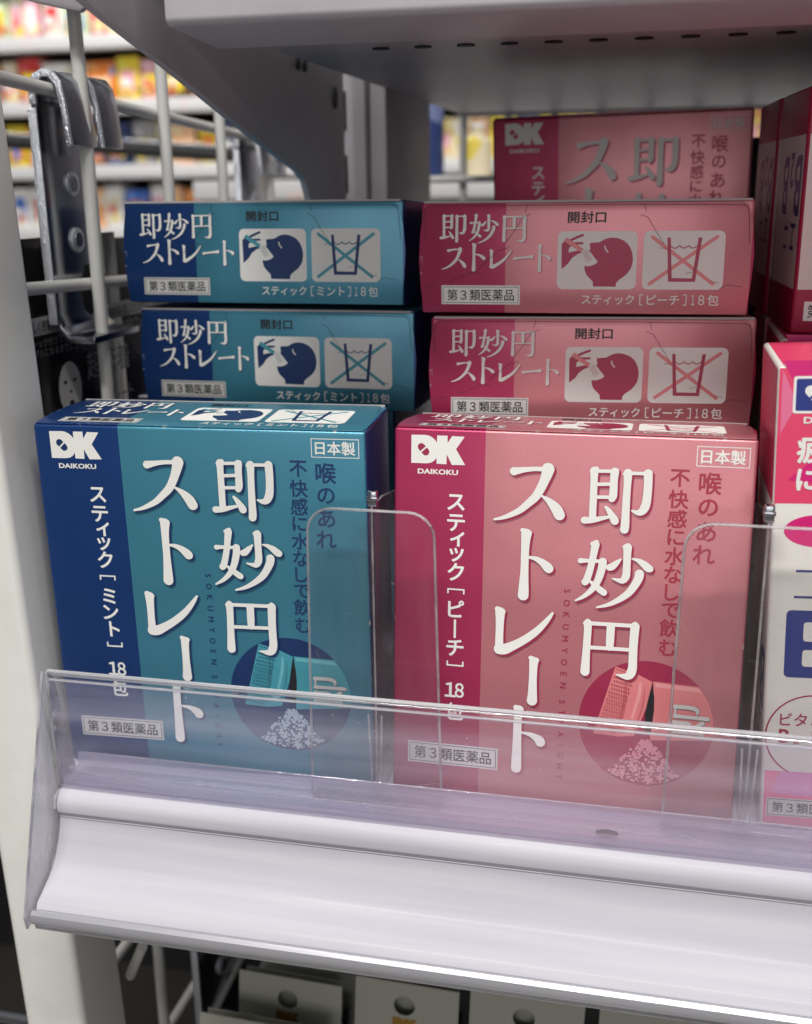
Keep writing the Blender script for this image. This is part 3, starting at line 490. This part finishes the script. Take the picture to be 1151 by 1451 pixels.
endp = [(-24.6, 30), (-43.6, -26), (-43.2, -29.4), (-38, -29.5), (-30, -23), (-23, -15), (-20, -6), (-20, 1.2), (-22.5, 2)]
MB().extrude_x(endp, X0-1.9, X0-1.0).build('end_cap', 'clear_end', t, bevel=.2)
k = MB(); k.tube([(X0-1.4, -22.6, 35.8), (X0-1.4, -43.8, -26), (X0-1.4, -43.2, -29.6)], .4, 6); k.tube([(X0-.6, -20.2, .8), (X0-.6, -24.6, -1), (X0-.6, -25.4, -4)], .5, 6); k.build('end_rim', 'clear_edge', t)
for yy, zz, rr in ((-24.2, -6.9, .14),):
    k = MB(); k.tube([(X0+.2, yy, zz), (X1, yy, zz)], rr, 6); k.build('rail_ridge', 'rail_white', t, smooth=True)
k = MB(); k.tube([(58.9, -18.6, 2.62), (58.9, -18.6, 2.95)], 2.9, 20); k.v = [(x, -18.6+(y+18.6)*.6, z) for x, y, z in k.v]; k.build('screw_hole', 'dark_gap', t)
t = thing('clear_fence', label='clear lavender tinted plastic fence standing along the shelf front', cat='fence')
MB().box(X0, X1, -22.4, -21.2, 1.0, 33.4).build('fence_pane', 'clear_fence', t)
k = MB(); k.tube([(X0, -22.2, 35.9), (X1, -22.2, 35.9)], .62, 8); k.build('rim_bead', 'clear_edge', t)
k = MB(); k.tube([(X0, -21.9, 33.3), (X1, -21.9, 33.3)], .36, 8); k.tube([(X0, -20.6, 34.1), (X1, -20.6, 34.1)], .25, 6); k.build('rim_step', 'clear_edge', t)
MB().box(X0, X1, -22.3, -20.6, 33.6, 35.5).build('rim_band', 'clear_divider', t)
MB().extrude_x([(-21.2, 1.2), (-21.2, 3.4), (-17.2, 2.6), (-12.8, 2.9), (-12.2, 6.2), (-11.4, 6.2), (-11.4, .9), (-13, .35), (-20.5, .95)], X0+.3, X1).build('fence_foot', 'clear_foot', t)
for n_, (yy, zz, rr) in enumerate(((-20.9, 2.0, .3), (-17, 2.7, .22), (-11.8, 6.3, .26))):
    k = MB(); k.tube([(X0+.4, yy, zz), (X1, yy, zz)], rr, 6); k.build('foot_ridge', 'clear_edge_dim', t)
MB().extrude_x([(-22.2, 1.2), (-22.2, 35.6), (-20.0, 35.4), (-13.5, 3), (-12.5, .8)], X0-.9, X0-.1).build('end_panel', 'clear_edge_dim', t)
k = MB(); k.tube([(X0-.5, -20.0, 35.4), (X0-.5, -13.5, 3)], .3, 6); k.tube([(X0-.5, -22.3, 35.6), (X0-.5, -22.3, 1.2)], .35, 6); k.build('end_rim', 'clear_edge', t)

k = MB(); k.flat = True; r3 = random.Random(11)
for i in range(60):
    x, z, q = r3.uniform(X0+2, 112), r3.uniform(3, 32), r3.choice((.08, .12, .2)); k.add([(x+q*math.cos(a), -22.46, z+q*math.sin(a)) for a in (0, 1.2, 2.5, 3.7, 5)], [(0, 1, 2, 3, 4)])
for i in range(22):
    x, z, l_, a = r3.uniform(X0+5, 108), r3.uniform(5, 30), r3.uniform(1, 7), r3.uniform(-.25, .25); dx, dz = l_*math.cos(a), l_*math.sin(a); k.add([(x, -22.45, z), (x+dx, -22.45, z+dz), (x+dx, -22.45, z+dz+.05), (x, -22.45, z+.06)], [(0, 1, 2, 3)])
tag(k.build('dust_and_scratches', 'clear_edge', t), kind='stuff')

# ------------------------------------------------------------------ clear dividers between the products
def divider(x, u0, u1, top, label, lean=0):
    t = thing('shelf_divider', (x, -11.5, 0), (0, 0, 0), label=label, cat='divider', group='clear product dividers')
    out = []
    r = 6.5
    for cx, cy, a in ((u1-.6, .8, -90), (u1-r-1.8, top-r, 0), (u0+r+1.4, top-r, 90), (u0+.4, .8, 180)):
        rr = r if cy > 10 else .4
        out += [(cx+rr*math.cos(rad(a+q*15)), cy+rr*math.sin(rad(a+q*15))) for q in range(7)]
    MB().prism(out, lambda a, b, h: (a, h, b), 0, .9).build('front_plate', 'clear_divider', t)
    P = out[3:] + out[:4]; k = MB(); k.tube([(a, .4, b) for a, b in out[2:26]], .36, 6); k.build('plate_rim', 'clear_edge_dim', t)
    k = MB(); k.tube([(u0+1.2, .2, 3.2), (-1.6, .2, 3.2), (-1.3, .2, 8), (-1.9, .2, 26)], .3, 6); k.tube([(u1-1.2, .2, 3.2), (1.6, .2, 3.2), (1.2, .2, 8), (1.7, .2, 26)], .3, 6); k.build('moulding_seam', 'clear_edge_dim', t)
    k = MB(); k.flat = True; r4 = random.Random(int(top*10+x))
    for i in range(26):
        a, b_, l_, an = r4.uniform(u0+3, u1-4), r4.uniform(5, top-8), r4.uniform(.3, 5), r4.uniform(0, 3.1); k.add([(a, -.06, b_), (a+l_*math.cos(an), -.06, b_+l_*math.sin(an)), (a+l_*math.cos(an)+.03, -.06, b_+l_*math.sin(an)+.05), (a+.04, -.06, b_+.05)], [(0, 1, 2, 3)])
    tag(k.build('fine_scratches', 'clear_edge_dim', t), kind='stuff')
    fin = [(1.0, .6), (1.0, top+.6), (12, top+.6), (28, top-2), (32, top-8), (32, .6)]
    MB().prism(fin, lambda a, b, h: (h, a, b), -.7, .7).build('fin', 'clear_divider', t)
    k = MB(); k.tube([(0, a, b) for a, b in fin[:-1]], .28, 6); k.build('fin_rim', 'clear_edge_dim', t)
    k = MB(); k.box(-1.2, 1.2, 1.2, 3.2, top+.6, top+4.8).box(-1.5, 1.5, 1.0, 2.4, top+2.2, top+3.4); k.build('clip', 'chrome', t, bevel=.4)
    MB().box(u0+.5, u1-.5, -1.5, 6, .02, .9).build('foot', 'clear_edge_dim', t)
    return t
divider(-2.4, -18.2, 17.8, 82, 'clear plastic divider between the upright teal box and the upright pink box')
divider(92.2, -20, 20, 83, 'clear plastic divider between the upright pink box and the vitamin box')

# ------------------------------------------------------------------ cream post at the left
t = thing('shelf_post', (1.33, 0, 0), (0, math.radians(-1.7), 0), label='thick cream painted steel post at the left end of the shelf', cat='post')
MB().box(-120, -99.6, -15.5, 10, -420, 420).build('post_tube', 'cream_steel', t, bevel=2.6, seg=5)

# ------------------------------------------------------------------ side wire panel, hooks, black pouches
t = thing('wire_side_panel', label='white wire grid side panel behind the cream post', cat='wire panel')
XP = -117
for yy in (8, 68.1, 128.2, 182.2, 240, 300, 360): MB().tube([(XP+4.1, yy, -330), (XP+4.1, yy, 330)], 2.15, 14).build('upright_wire', 'white_wire', t, smooth=True)
for zz in (-290, -230, -170, -110, -50, 13, 72, 131.7, 189.7, 250, 310): MB().tube([(XP, -4, zz+1.4), (XP, 380, zz-14.7)], 1.95, 14).build('cross_wire', 'white_wire', t, smooth=True)
def bracket(loc, label):
    t = thing('hook_bracket', loc, label=label, cat='bracket', group='chromed hook brackets on the wire panel')
    # plate in the y/z plane, origin at its top rear edge; z0 = top
    y0, y1 = 0, 34
    k = MB(); k.box(-1.1, 1.1, y0, y1, -68, -1); k.build('plate', 'chrome', t, bevel=.7)
    for a, b in ((.5, 16), (21, 34)):
        k = MB()
        prof = [(-1.1, -3), (-1, 2.5), (.8, 5.6), (4, 7.0), (7.4, 6.4), (9.6, 3.6), (10.6, -2), (11.8, -15), (10.1, -15.4), (8.9, -3), (7.8, 2.6), (6, 4.6), (3.6, 4.8), (2, 3.4), (1.1, 0), (1.1, -3)]
        k.prism(prof, lambda u, v, h: (u, h, v), a, b); k.build('hook_tongue', 'chrome', t, bevel=.4)
        k = MB(); k.prism(prof, lambda u, v, h: (u, h, v), a-1.3, a-.05); k.build('cut_edge', 'zinc', t, bevel=.3)
    k = MB(); k.prism([(-1.1, -66), (1.1, -66), (1.6, -70), (4, -72.6), (12.5, -73), (12.5, -75.2), (3, -75.2), (-.4, -72.4)], lambda u, v, h: (u, h, v), 1, 33); k.build('lower_lip', 'chrome', t, bevel=.4)
    k = MB(); k.box(-1.5, 1.5, y0-1.6, y0-.9, -69, -4); k.build('cut_edge', 'zinc', t, bevel=.3)
    for v in (-26, -43.5):
        k = MB(); k.tube([(1.0, 16, v), (2.1, 16, v)], 4.0, 20); k.build('stud', 'zinc', t, bevel=.5)
        k = MB(); k.tube([(2.0, 16, v), (2.3, 16, v)], 2.4, 16); k.build('stud_hole', 'chrome', t)
    k = MB(); k.tube([(1.0, 22, -60), (1.35, 22, -60)], 5.2, 20); k.v = [(x, y, -60+(z+60)*1.6) for x, y, z in k.v]; k.build('slot_hole', 'dark_gap', t)
    return t
b1 = bracket((-122.2, 55.5, 187.4), 'chromed hook bracket hanging on the wire panel next to the cream post')
copy_thing(b1, (-122.2, 225, 180.2), (0, 0, 0), 'farther chromed hook bracket on the wire panel, above the top teal box')

def pouch(loc, rot, w_, h_, label, big):
    t = thing('face_mask_pouch', loc, rot, label=label, cat='pouch', group='black pouches hanging behind the wire panel')
    nx, nz = 14, 16; vs = []; fs = []
    for sgn in (1, -1):
        for j in range(nz+1):
            for i in range(nx+1):
                u, v = i/nx, j/nz; b = (math.sin(math.pi*u)*math.sin(math.pi*v))**.5*4.5 + .25*math.sin(9*u+5*v) if 0 < u < 1 and 0 < v < 1 else .1
                vs.append((u*w_, -sgn*b, v*h_))
    n = (nx+1)*(nz+1)
    for s_ in range(2):
        for j in range(nz):
            for i in range(nx):
                a = s_*n+j*(nx+1)+i; fs.append((a, a+1, a+nx+2, a+nx+1))
    MB().add(vs, fs).build('film', 'black_film', t, smooth=True)
    f = lambda u, v, h: (u, -5.6-h, v)
    Ink(.02).rect(w_*.04, h_*.765, w_*.96, h_*.81).on('tear_strip', 'grey_print', t, f)
    k = Ink(.05); k.text('お肌に優しく密着してください。切り口で手を傷つけないで', w_*.5, h_*.787, h=h_*.028, wd=w_*.86, bold=.01); k.on('strip_lettering', 'black_ink', t, f)
    k = Ink(.02); k.text('黒チャック付きアップ後につけてください', w_*.46, h_*.745, h=h_*.022, wd=w_*.7); k.text('チップルになるまでにコットンを外し', w_*.42, h_*.72, h=h_*.022, wd=w_*.6)
    k.text('超密着', w_*.74, h_*.655, h=h_*.075, wd=w_*.36, bold=.01); k.text('濃厚シート', w_*.78, h_*.55, h=h_*.05, wd=w_*.3); k.on('pouch_lettering', 'grey_print', t, f)
    if big:
        Ink(.02).poly([(w_*.42+w_*.085*math.cos(a*math.pi/16), h_*.61+h_*.072*math.sin(a*math.pi/16)) for a in range(32)]).on('mask_picture', 'white_ink', t, f)
        k = Ink(.05)
        for dx, dy, rx in ((-.035, .02, .013), (.035, .02, .013), (0, -.008, .01), (0, -.038, .018)): k.poly([(w_*(.42+dx)+w_*rx*math.cos(a*math.pi/6), h_*(.61+dy)+w_*rx*.6*math.sin(a*math.pi/6)) for a in range(12)])
        k.on('mask_holes', 'black_ink', t, f)
    return t
pouch((-131, 30, 20), (0, 0, rad(88)), 82, 125, 'black pouch with a pale mask picture hanging behind the wire panel', True)
pouch((-140, 100, 20), (0, 0, rad(86)), 84, 122, 'black pouch hanging behind the mask pouch, beside the teal pile', False)
pouch((-150, 22, 60), (0, 0, rad(90)), 60, 90, 'black pouch with a glossy fold between the cream post and the hook bracket', False)

# ------------------------------------------------------------------ upper shelf, its bracket, slotted upright, back grid
t = thing('upper_shelf', label='grey underside of the next steel shelf above the boxes', cat='shelf')
UX0, UX1 = -49, 280
MB().extrude_x([(-10, 196.4), (-10, 250), (-8, 250), (-8, 198), (20, 195.4), (20, 200.4), (22.5, 200.4), (22.5, 194.0), (21, 193.6), (-6, 195.0), (-9, 195.3)], UX0, UX1).build('front_channel', 'grey_steel', t, bevel=.7)
MB().box(UX0, UX1, 22.7, 384, 198.3, 200).build('underside_panel', 'grey_steel', t)
MB().box(UX0, UX1, 384.2, 387, 196.6, 212).build('rear_flange', 'grey_steel', t, bevel=.4)
MB().box(UX0, UX1, -7.8, 384, 249, 251).build('top_panel', 'grey_steel', t)
sm = None
for i in range(22):
    x = -18.2 + i*12.6
    k = MB(); k.tube([(0, 0, 0), (0, 0, .5)], 1.0, 14); k.v = [(x_*2.6, y_*2.2, z_) for x_, y_, z_ in k.v]
    if sm is None: o = k.build('slot', 'dark_gap', t); sm = o.data
    else: o = bpy.data.objects.new('slot', sm); COL.objects.link(o); o.parent = t
    o.location = Vector((x, 73+.03*i, 197.85))*S
t = thing('shelf_bracket', label='grey triangular steel bracket under the upper shelf, left of the top pink box', cat='bracket')
pl = [(-120, 217), (-60, 206.5), (-22, 199.8), (-12, 197.2), (26, 188.6), (80, 175.6), (128, 164.9), (136, 161.5), (141, 155), (142.5, 148), (191, 148), (191, 250), (22, 250), (-120, 250)]
MB().prism(pl, lambda u, v, h: (h, u, v), -65.0, -62.6).build('bracket_plate', 'grey_steel', t, bevel=.5)
k = MB(); k.tube([(-62.7, 178, 193), (-62.2, 178, 193)], 4.2, 18); k.v = [(x, 178+(y-178)*.75, 193+(z-193)) for x, y, z in k.v]; k.build('bracket_hole', 'dark_gap', t)
for yy in (131, 139):
    k = MB(); k.tube([(-62.7, yy, 201), (-61.9, yy, 201)], 2.0, 12); k.build('rivet', 'dark_gap', t)
t = thing('slotted_upright', label='grey slotted steel upright behind the triangular bracket', cat='upright')
MB().box(-66, -56.2, 200, 232, -300, 260).build('upright_channel', 'grey_steel', t, bevel=1.2)
MB().box(-56.0, -48.8, 206, 300, -300, 260).build('upright_side', 'grey_steel', t, bevel=1.2)
sm = None
for z in range(-8, 11):
    if sm is None: k = MB(); k.box(-65.6, -64.2, 199.6, 200.2, 0, 15); o = k.build('slot', 'dark_gap', t); sm = o.data
    else: o = bpy.data.objects.new('slot', sm); COL.objects.link(o); o.parent = t
    o.location.z = (z*25+7)*S
t = thing('rear_panel', label='narrow grey steel rear panel to the right of the slotted upright', cat='panel')
MB().box(-94, -75.8, 388, 396, -300, 260).build('panel_sheet', 'grey_steel', t, bevel=.8)
t = thing('wire_back_panel', label='white wire grid back panel behind the upright pink back box', cat='wire panel')
for i, x in enumerate((-73.6, -48, -22, 4, 30, 56, 82, 108, 134)): MB().tube([(x, 392, -300), (x, 392, 260)], 2.3, 12).build('upright_wire', 'white_wire', t, smooth=True)
for z in (-110, -60, -10, 40, 100, 163, 226): MB().tube([(-75, 388, z), (160, 388, z)], 2.1, 12).build('cross_wire', 'white_wire', t, smooth=True)
t = thing('neighbour_shelf_edge', label='rounded grey shelf edge poking in at the top left above the wire panel', cat='shelf edge')
MB().prism([(-140, 219), (-126, 214.4), (-110, 210.6), (-105.6, 209.6), (-104, 211), (-103, 230), (-140, 235)], lambda u, v, h: (u, h, v), 58, 61).build('edge_plate', 'grey_steel', t, bevel=.8)

# ------------------------------------------------------------------ below the shelf: hanging cards, hooks, wires
def hang_card(loc, w_, label, logo=-15.2):
    t = thing('hang_card', loc, (rad(-6), rad(1.5), 0), label=label, cat='card', group='pale hanging cards below the price rail')
    hole = [(w_*.48+3.7*math.cos(a*math.pi/12), -8.5+3.7*math.sin(a*math.pi/12)) for a in range(24)]
    # card with a real hole: ring of quads from the hole to the outline
    out = [];
    for a in range(24):
        c, s_ = math.cos(a*math.pi/12), math.sin(a*math.pi/12); m_ = 4.4/max(abs(c), abs(s_)); out.append((w_*.48+c*m_, -8.5+s_*m_))
    vs = []; fs = []
    for h in (0, .5):
        vs += [(a, h, b) for a, b in hole] + [(a, h, b) for a, b in out]
    for a in range(24):
        b = (a+1) % 24; fs += [(a, b, 24+b, 24+a), (48+a, 72+a, 72+b, 48+b), (a, 48+a, 48+b, b)]
    k = MB().add(vs, fs); x0, x1 = w_*.48-4.4, w_*.48+4.4
    k.box(0, x0, 0, .5, -60, 0).box(x1, w_, 0, .5, -60, 0).box(x0, x1, 0, .5, -4.1, 0).box(x0, x1, 0, .5, -60, -12.9); k.build('card_sheet', 'card', t)
    MB().box(1, w_-1, 5.0, 5.4, -15, -1.5).build('card_back', 'card', t)
    q = Ink(.05); q.poly([(w_*.37+(a-4.53)*.62, logo+(b-95)*.62) for a, b in DK]); q.on('card_logo', 'gold_ink', t, lambda u, v, h: (u, -h, v)); 
    MB().box(0, w_, 3, 14, -90, -16).build('packet', 'black_film', t, bevel=1)
    return t
hang_card((-67.4, 40, -105), 37.5, 'second pale card from left below the rail, hole and gold logo showing')
hang_card((-24.7, 40, -100.4), 36, 'pale hanging card with a round hole, middle of the row below the rail')
hang_card((15.2, 40, -98.4), 38, 'rightmost pale hanging card, its round hole just under the price rail')
hang_card((-65, 62, -118.5), 37, 'pale card tucked behind the leftmost cards, only its gold logo and top showing', -6)
hang_card((-76, 24, -111.0), 46, 'nearest pale card at the bottom edge, only its top strip in view')
hang_card((58, 40, -99), 36, 'pale hanging card at the far right below the price rail')
t = thing('card_hook_rail', label='white angled wires under the shelf at the left, above the hanging cards', cat='wire')
for a, b in (((-101, 62, -112), (-84, 190, -96)), ((-76, 70, -140), (-64, 210, -118)), ((-98, 50, -166), (-76, 180, -110)), ((-93, 20, -84), (-102, 26, -102))): MB().tube([a, b], 1.7, 10).build('wire', 'white_wire', t, smooth=True)
copy_thing(b1, (-96, 66, -96), (0, 0, rad(-8)), 'lower chromed hook bracket in the dark under the shelf, beside the cards')
t = thing('basket_rim', label='chromed basket rim loops in the bottom left corner beside the post', cat='basket')
MB().tube([(-190, 30, -131), (-150, 30, -131.5), (-96, 34, -135), (-88, 36, -140), (-84, 60, -150)], 1.6, 10).build('rim_wire', 'chrome', t, smooth=True)
MB().tube([(-190, 34, -137), (-150, 34, -137.5), (-98, 38, -141)], 1.3, 10).build('rim_wire', 'chrome', t, smooth=True)
t = thing('yellow_bottle', (-150, 70, -150), label='yellow green bottle just visible at the left edge below the shelf', cat='bottle')
k = MB(); k.tube([(0, 0, 0), (0, 0, 50)], 15, 24); k.build('bottle_body', mat('olive_plastic', (0.35, 0.33, 0.05), .35), t, bevel=2)
k = MB(); k.tube([(0, 0, -14), (0, 0, -.2)], 14, 24); k.build('bottle_base', 'vit_white', t, bevel=1)
for i, (x, y) in enumerate(((-104, 120), (-40, 130), (24, 128), (88, 134), (150, 130))):  # added black pouches, a dark backdrop for the space under the shelf
    pouch((x, y, -215), (rad(-4), 0, rad(2*i-4)), 60, 130, 'black pouch added as dark fill under the shelf, %s in its row' % ('leftmost', 'second', 'middle', 'fourth', 'rightmost')[i], False)
t = thing('dark_fill_board', label='added dark board that blackens the space below the shelf', cat='board')  # added sheets that hide the bright floor and keep this space dark
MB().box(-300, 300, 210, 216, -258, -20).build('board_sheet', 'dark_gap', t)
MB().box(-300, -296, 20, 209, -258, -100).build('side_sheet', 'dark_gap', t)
t = thing('lower_shelf', label='steel shelf deck underneath the hanging cards, coloured dark for its shade', cat='shelf')
MB().box(-300, 300, 0, 392, -262, -258).build('deck', 'shelf_dark', t, bevel=.5)  # near-black base colour puts the shade under the shelf into the deck

# ------------------------------------------------------------------ the shop beyond, out of focus
t = thing('shop_shelving', label='long pale shop shelving full of packages across the aisle', cat='shelving')
rows = [(-90, 'sixth'), (65, 'fifth'), (208, 'fourth'), (350, 'third'), (489, 'second'), (640, 'top')]
for z, _ in rows:
    MB().box(-2600, 1500, 2230, 2600, z-14, z-2).build('shelf_board', 'shelf_light', t)
    MB().box(-2600, 1500, 2196, 2229, z-22, z+9).build('price_strip', 'shelf_light', t, bevel=2)
MB().box(-2600, 1500, 2605, 2620, -900, 900).build('back_board', 'shelf_dark', t)
pal = {'pale green': (.55, .66, .42), 'white': (.82, .82, .80), 'pink': (.75, .35, .42), 'dark brown': (.10, .04, .02), 'orange': (.75, .22, .04), 'blue': (.06, .16, .55), 'red': (.62, .05, .05), 'cream': (.75, .66, .45), 'yellow': (.80, .62, .04), 'navy': (.02, .04, .14), 'brown': (.22, .09, .03), 'peach': (.85, .50, .28), 'grey': (.3, .3, .31), 'teal green': (.10, .35, .30)}
def print_mat(name, base, other):
    m, nt, b = nodes(name); L = nt.links; tc = nt.nodes.new('ShaderNodeTexCoord'); vo = nt.nodes.new('ShaderNodeTexVoronoi'); vo.inputs['Scale'].default_value = 60
    L.new(tc.outputs['Object'], vo.inputs['Vector']); sp = nt.nodes.new('ShaderNodeSeparateColor'); L.new(vo.outputs['Color'], sp.inputs[0])
    r = nt.nodes.new('ShaderNodeValToRGB'); r.color_ramp.interpolation = 'CONSTANT'; e = r.color_ramp.elements
    e[0].color = (*base, 1); e[1].position = .62; e[1].color = (*other, 1); q = e.new(.8); q.color = (*[min(.85, c*1.6+.12) for c in base], 1); q = e.new(.92); q.color = (*[c*.3 for c in base], 1)
    L.new(sp.outputs[0], r.inputs[0]); L.new(r.outputs[0], b.inputs['Base Color']); b.inputs['Roughness'].default_value = .4; return m
oth = [(.75, .3, .1), (.8, .75, .6), (.75, .6, .1), (.5, .1, .1), (.2, .3, .55)]
PM = {k_: print_mat('pack_'+k_.replace(' ', '_'), v_, oth[i_ % 5]) for i_, (k_, v_) in enumerate(pal.items())}
seqs = {640: ['white', 'peach', 'pink', 'cream', 'pale green', 'white', 'yellow', 'pink', 'white', 'blue'],
        489: ['cream', 'peach', 'white', 'grey', 'pale green', 'cream', 'pink', 'white', 'pale green', 'red'],
        350: ['dark brown', 'brown', 'dark brown', 'orange', 'cream', 'red', 'white', 'cream', 'orange', 'yellow', 'pink'],
        208: ['cream', 'peach', 'yellow', 'navy', 'yellow', 'orange', 'brown', 'yellow', 'brown', 'navy', 'grey'],
        65: ['peach', 'orange', 'white', 'red', 'white', 'white', 'pale green', 'peach', 'white', 'blue', 'white'],
        -90: ['red', 'pale green', 'navy', 'peach', 'teal green', 'dark brown', 'white', 'red', 'grey', 'navy', 'cream']}
lab = ['white', 'yellow', 'blue', 'red', 'cream', 'orange', 'pink']
_o = ['first', 'second', 'third', 'fourth', 'fifth', 'sixth', 'seventh', 'eighth', 'ninth']
ORD = _o + ['tenth', 'eleventh', 'twelfth', 'thirteenth', 'fourteenth', 'fifteenth', 'sixteenth', 'seventeenth', 'eighteenth', 'nineteenth']
for q_, r_ in (('twent', 20), ('thirt', 30), ('fort', 40), ('fift', 50)): ORD += [q_+'ieth'] + [q_+'y-'+w_ for w_ in _o]
for z, nm in rows:
    x = -1960; i = 0; seen = {}
    while x < 260:
        c = seqs[z][i % len(seqs[z])]; wd = rnd.choice((40, 48, 58, 70)) if (-1560 < x < -620 or -450 < x < -240) else 120; hh = rnd.choice((96, 104, 112)); lc = rnd.choice([q for q in lab if q != c])
        seen[(c, lc)] = seen.get((c, lc), 0)+1
        o = thing('shop_package', (x, 2234+rnd.uniform(0, 14), z-1.9), (0, 0, rad(rnd.uniform(-3, 3))), label='blurred %s package with %s label, %s from left on the %s far shelf' % (c, lc, ORD[i], nm), cat='package', group='packages on the shop shelving')
        MB().box(0, wd-4, 0, 80, 0, hh).build('package_body', PM[c], o, bevel=1.5)
        MB().box(wd*.15, wd*.75, -1.2, -.1, hh*.25, hh*rnd.uniform(.55, .8)).build('package_label', PM[lc], o)
        MB().box(wd*.2, wd*.55, -2.2, -1.3, hh*.4, hh*.55).build('label_mark', PM[rnd.choice(lab)], o)
        x += wd+rnd.choice((0, 2, 6)); i += 1
t = thing('dark_hand_rail', label='dark and chromed horizontal rail blurred behind the wire side panel', cat='rail')
MB().tube([(-900, 980, 236), (-330, 980, 196)], 5, 12).build('rail_bar', 'chrome', t, smooth=True)
MB().tube([(-900, 984, 227), (-330, 984, 187)], 5, 12).build('rail_core', 'shelf_dark', t, smooth=True)
t = thing('display_bottles', label='dark blue bottles and pale tubes blurred behind the back wire panel', cat='bottles') if False else None
def far_item(name, x, y, z0, z1, r, m, label, cat):
    o = thing(name, (x, y, z0), label=label, cat=cat); k = MB(); h = z1-z0
    prof = [(r, 0), (r, h*.72), (r*.8, h*.8), (r*.35, h*.86), (r*.35, h)]
    n = 20; vs = [(q*math.cos(2*math.pi*a/n), q*math.sin(2*math.pi*a/n), zz) for q, zz in prof for a in range(n)]
    fs = [(i*n+a, i*n+(a+1) % n, (i+1)*n+(a+1) % n, (i+1)*n+a) for i in range(4) for a in range(n)] + [tuple(range(n)), tuple(4*n+a for a in range(n))]
    k.add(vs, fs).build(name+'_body', m, o, smooth=True); kk = MB(); kk.tube([(0, 0, h), (0, 0, h*1.08)], r*.45, 14); kk.build('cap', PM['white'], o); return o
far_item('dark_bottle', -133, 700, 166, 250, 16, PM['navy'], 'dark navy bottle blurred behind the back wire panel', 'bottle')
far_item('yellow_tube', -143, 660, 176, 236, 5, PM['yellow'], 'thin yellow tube left of the dark navy bottle behind the back panel', 'tube')
far_item('pale_tube', -88, 700, 166, 206, 12, PM['cream'], 'pale ribbed tube blurred right of the dark bottle behind the back panel', 'tube')
t = thing('far_display_stand', label='pale display stand behind the back wire panel holding the dark bottle', cat='stand')
MB().box(-330, 200, 660, 900, 150, 166).build('stand_top', 'shelf_light', t, bevel=2)
MB().box(-325, 195, 668, 890, -700, 150).build('stand_front', 'shelf_light', t)
fl = MB().box(-4000, 4000, -3000, 5000, -910, -900).build('floor', 'floor_grey'); tag(fl, 'grey shop floor below the shelves', kind='structure')
